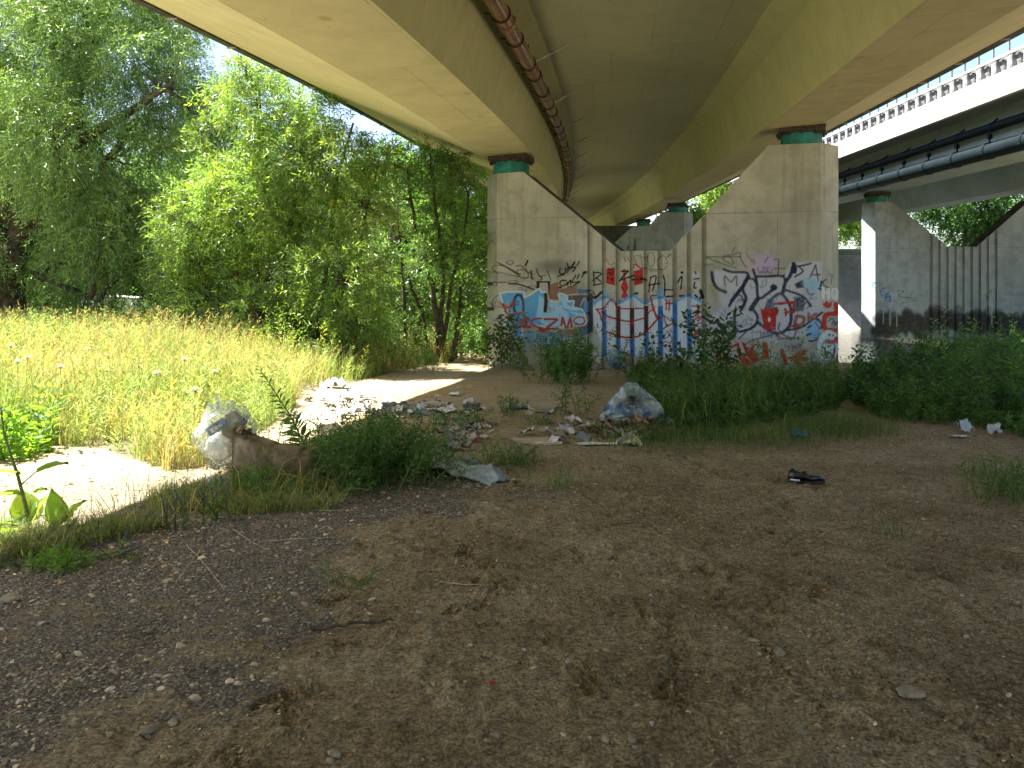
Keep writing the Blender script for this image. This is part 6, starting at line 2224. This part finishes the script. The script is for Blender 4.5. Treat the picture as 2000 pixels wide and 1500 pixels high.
# rolled brown tube
c = g3(848, 799)
mb = MB()
d = np.array([.20, .03, 0])
tube(mb, [c - d + np.array([0, 0, .055]), c + d + np.array([0, 0, .06])], [.055, .05], 14)
tube(mb, [c - d * 1.02 + np.array([0, 0, .055]), c - d * .9 + np.array([0, 0, .055])], .06, 14)
tag(mb.build('cardboard_tube', M['card'], smooth=False, loc=c), 'brown cardboard tube lying at the back of the litter', 'tube')


# shoe: sole + upper
def shoe(label, px, py, length, rz, col_mat, crush=1.0, band=True):
    c = g3(px, py)
    root = empty('shoe', c, label, 'shoe')
    R = np.array(Matrix.Rotation(rz, 3, 'Z'))
    ns, nr = 18, 14

    def wdt(t):
        return length * (.17 + .05 * math.sin(t * 5.2 - .6)) * min(1, (t * 9 + .25)) * min(1, ((1 - t) * 7 + .3))
    rows = []
    for i in range(ns):
        t = i / (ns - 1)
        w = wdt(t)
        h = length * np.interp(t, [0, .12, .35, .6, .85, 1], [.22, .36, .34 * crush, .24 * crush, .2 * crush, .08])
        ring = []
        for a in np.linspace(0, 2 * PI, nr, endpoint=False):
            ca, sa = math.cos(a), math.sin(a)
            z = h * .5 * (1 + abs(sa) ** .7 * np.sign(sa)) + .018
            if .03 < t < .42 and sa > .55:
                z -= h * .42 * (sa - .55) / .45       # opening for the foot
            ring.append(((t - .5) * length, w * ca * (1 - .25 * max(0, sa)), z))
        rows.append(ring)
    V = np.array(rows)
    V = V + (vn3(V * 22, 4) * .010 * (2 - crush))[..., None]
    V = V.reshape(-1, 3) @ R.T + c
    mb = MB()
    j = np.arange(ns - 1)
    mb.add(V, [grid_faces(ns, nr), np.stack([j * nr + nr - 1, (j + 1) * nr + nr - 1, (j + 1) * nr, j * nr], 1), np.array([list(range(nr))]), np.array([[(ns - 1) * nr + k for k in range(nr)][::-1]])])
    mb.build('upper', col_mat, root, smooth=True)
    mb = MB()
    out = [((i / 19 - .5) * length * 1.04, wdt(i / 19) * 1.06) for i in range(20)]
    poly = [(x, y) for x, y in out] + [(x, -y) for x, y in out[::-1]]
    nP = len(poly)
    P = np.array([(x, y, z) for z in (.0, .022) for x, y in poly]) @ R.T + c
    k = np.arange(nP)
    mb.add(P, [np.stack([k, (k + 1) % nP, nP + (k + 1) % nP, nP + k], 1), np.array([list(range(nP))[::-1]]), np.array([list(range(nP, 2 * nP))])])
    mb.build('sole', M['dark'], root)
    if band:
        mb = MB()
        P_ = np.array([((t - .5) * length, -wdt(t) * 1.08, .03) for t in np.linspace(.06, .3, 8)]) @ R.T + c
        tube(mb, P_, .008, 5)
        mb.build('white_trim', M['paper'], root)
    return root


shoe('crushed black and navy shoe with white trim on bare dirt', 1574, 946, .31, -.18, M['black_plastic'], .85)
shoe('old dark shoe lying on the dirt near the pier path', 1012, 799, .32, .05, M['cloth'], .7, False)

# folded grey cloth
cA = g3(905, 930)
mb = MB()
nu_, nv_ = 40, 16
U, Vv = np.meshgrid(np.linspace(0, 1, nu_), np.linspace(0, 1, nv_), indexing='ij')
pA, pB = g3(842, 912), g3(978, 945)
ax = pB - pA
ax[2] = 0
sd = np.array([-ax[1], ax[0], 0]) / np.linalg.norm(ax)
q = np.stack([U * 2.2, Vv * 2.6, U * 0 + 5], -1)
prof = (.10 * np.sin(PI * np.clip(Vv, 0, 1)) ** .8 * (1.2 - .6 * U) + .045 * vn3(q * 2, 3) + .06 * (1 - np.abs(vn3(q * np.array([1.2, 3.4, 1]), 5))) ** 3 + .03 * np.abs(vn3(q * 4.1, 6))) * np.minimum(1, np.minimum(.5 + U * 8, .2 + (1 - U) * 6))
Pp = pA + ax * U[..., None] + sd * ((Vv - .5) * (.34 + .1 * np.sin(U * 5)))[..., None]
Pp[..., 2] = gh(Pp[..., 0], Pp[..., 1]) + .01 + np.maximum(prof, .0)
colc = np.tile([1.0, 1.06, 1.08, 1], (nu_ * nv_, 1))
st = ((Vv < .42) & (U > .25)).ravel()
colc[st, :3] = (1.45, 1.5, 1.52)
st = ((np.abs(Vv - .38 - .3 * (U - .3)) < .09) & (U > .2) & (U < .75)).ravel()
colc[st, :3] = (.38, .43, .55)
mb.add(Pp.reshape(-1, 3), grid_faces(nu_, nv_), 0, colc)
P2 = Pp.copy()
P2[..., 2] -= .012
mb.add(P2.reshape(-1, 3), grid_faces(nu_, nv_)[:, ::-1].copy(), 0, colc)
tag(mb.build('folded_cloth', M['cloth'], smooth=True, loc=cA), 'blue-grey folded cloth with white stripes lying beside the wiry weed', 'cloth')
c = g3(955, 932)
mb = MB()
sheet(mb, c + np.array([-.02, -.03, 0]), .24, .14, RT, .5, -.2, .02, 14, 9, (1.2, 1.15, 1.1, 1))
tag(mb.build('rag', M['cloth'], smooth=True, loc=c), 'beige crumpled rag at the lower end of the blue-grey cloth', 'rag')

# ------------------------------------------------------------------ light and camera
KX, KY = .57, -.10          # shadow drift per metre of height: to the right, and a little towards the camera
SUN_EL = math.atan(1 / math.hypot(KX, KY))
d = Vector((KX, KY, -1)).normalized()
sun = bpy.data.lights.new('sun', 'SUN')
sun.energy = 5.0
sun.angle = math.radians(.53)
sun.color = (1.0, .95, .86)
so = bpy.data.objects.new('sun', sun)
COL.objects.link(so)
so.rotation_euler = d.to_track_quat('-Z', 'Y').to_euler()
w = bpy.data.worlds.new('World')
SC.world = w
w.use_nodes = True
nt = w.node_tree
bg = nt.nodes['Background']
sky = nt.nodes.new('ShaderNodeTexSky')
sky.sky_type = 'NISHITA'
sky.sun_disc = False
sky.sun_elevation = SUN_EL
sky.sun_rotation = math.atan2(-d.x, -d.y)
sky.air_density = 1.0
sky.dust_density = 2.0
sky.ozone_density = 1.0
nt.links.new(sky.outputs[0], bg.inputs['Color'])
bg.inputs['Strength'].default_value = .065

cam = bpy.data.cameras.new('camera')
cam.sensor_width = 36
cam.lens = 36 * F / 2000
cam.shift_y = -(750 - HY) / 2000
cam.clip_end = 2000
co = bpy.data.objects.new('camera', cam)
COL.objects.link(co)
co.location = (0, 0, CZ)
co.rotation_euler = (PI / 2, 0, 0)
SC.camera = co
SC.view_settings.view_transform = 'Standard'
SC.view_settings.look = 'None'
SC.view_settings.exposure = 2.42
SC.view_settings.gamma = 1
SC.render.engine = 'CYCLES'
SC.cycles.use_denoising = True
SC.cycles.max_bounces = 10
SC.cycles.diffuse_bounces = 6
SC.cycles.transparent_max_bounces = 16
SC.cycles.sample_clamp_indirect = 6
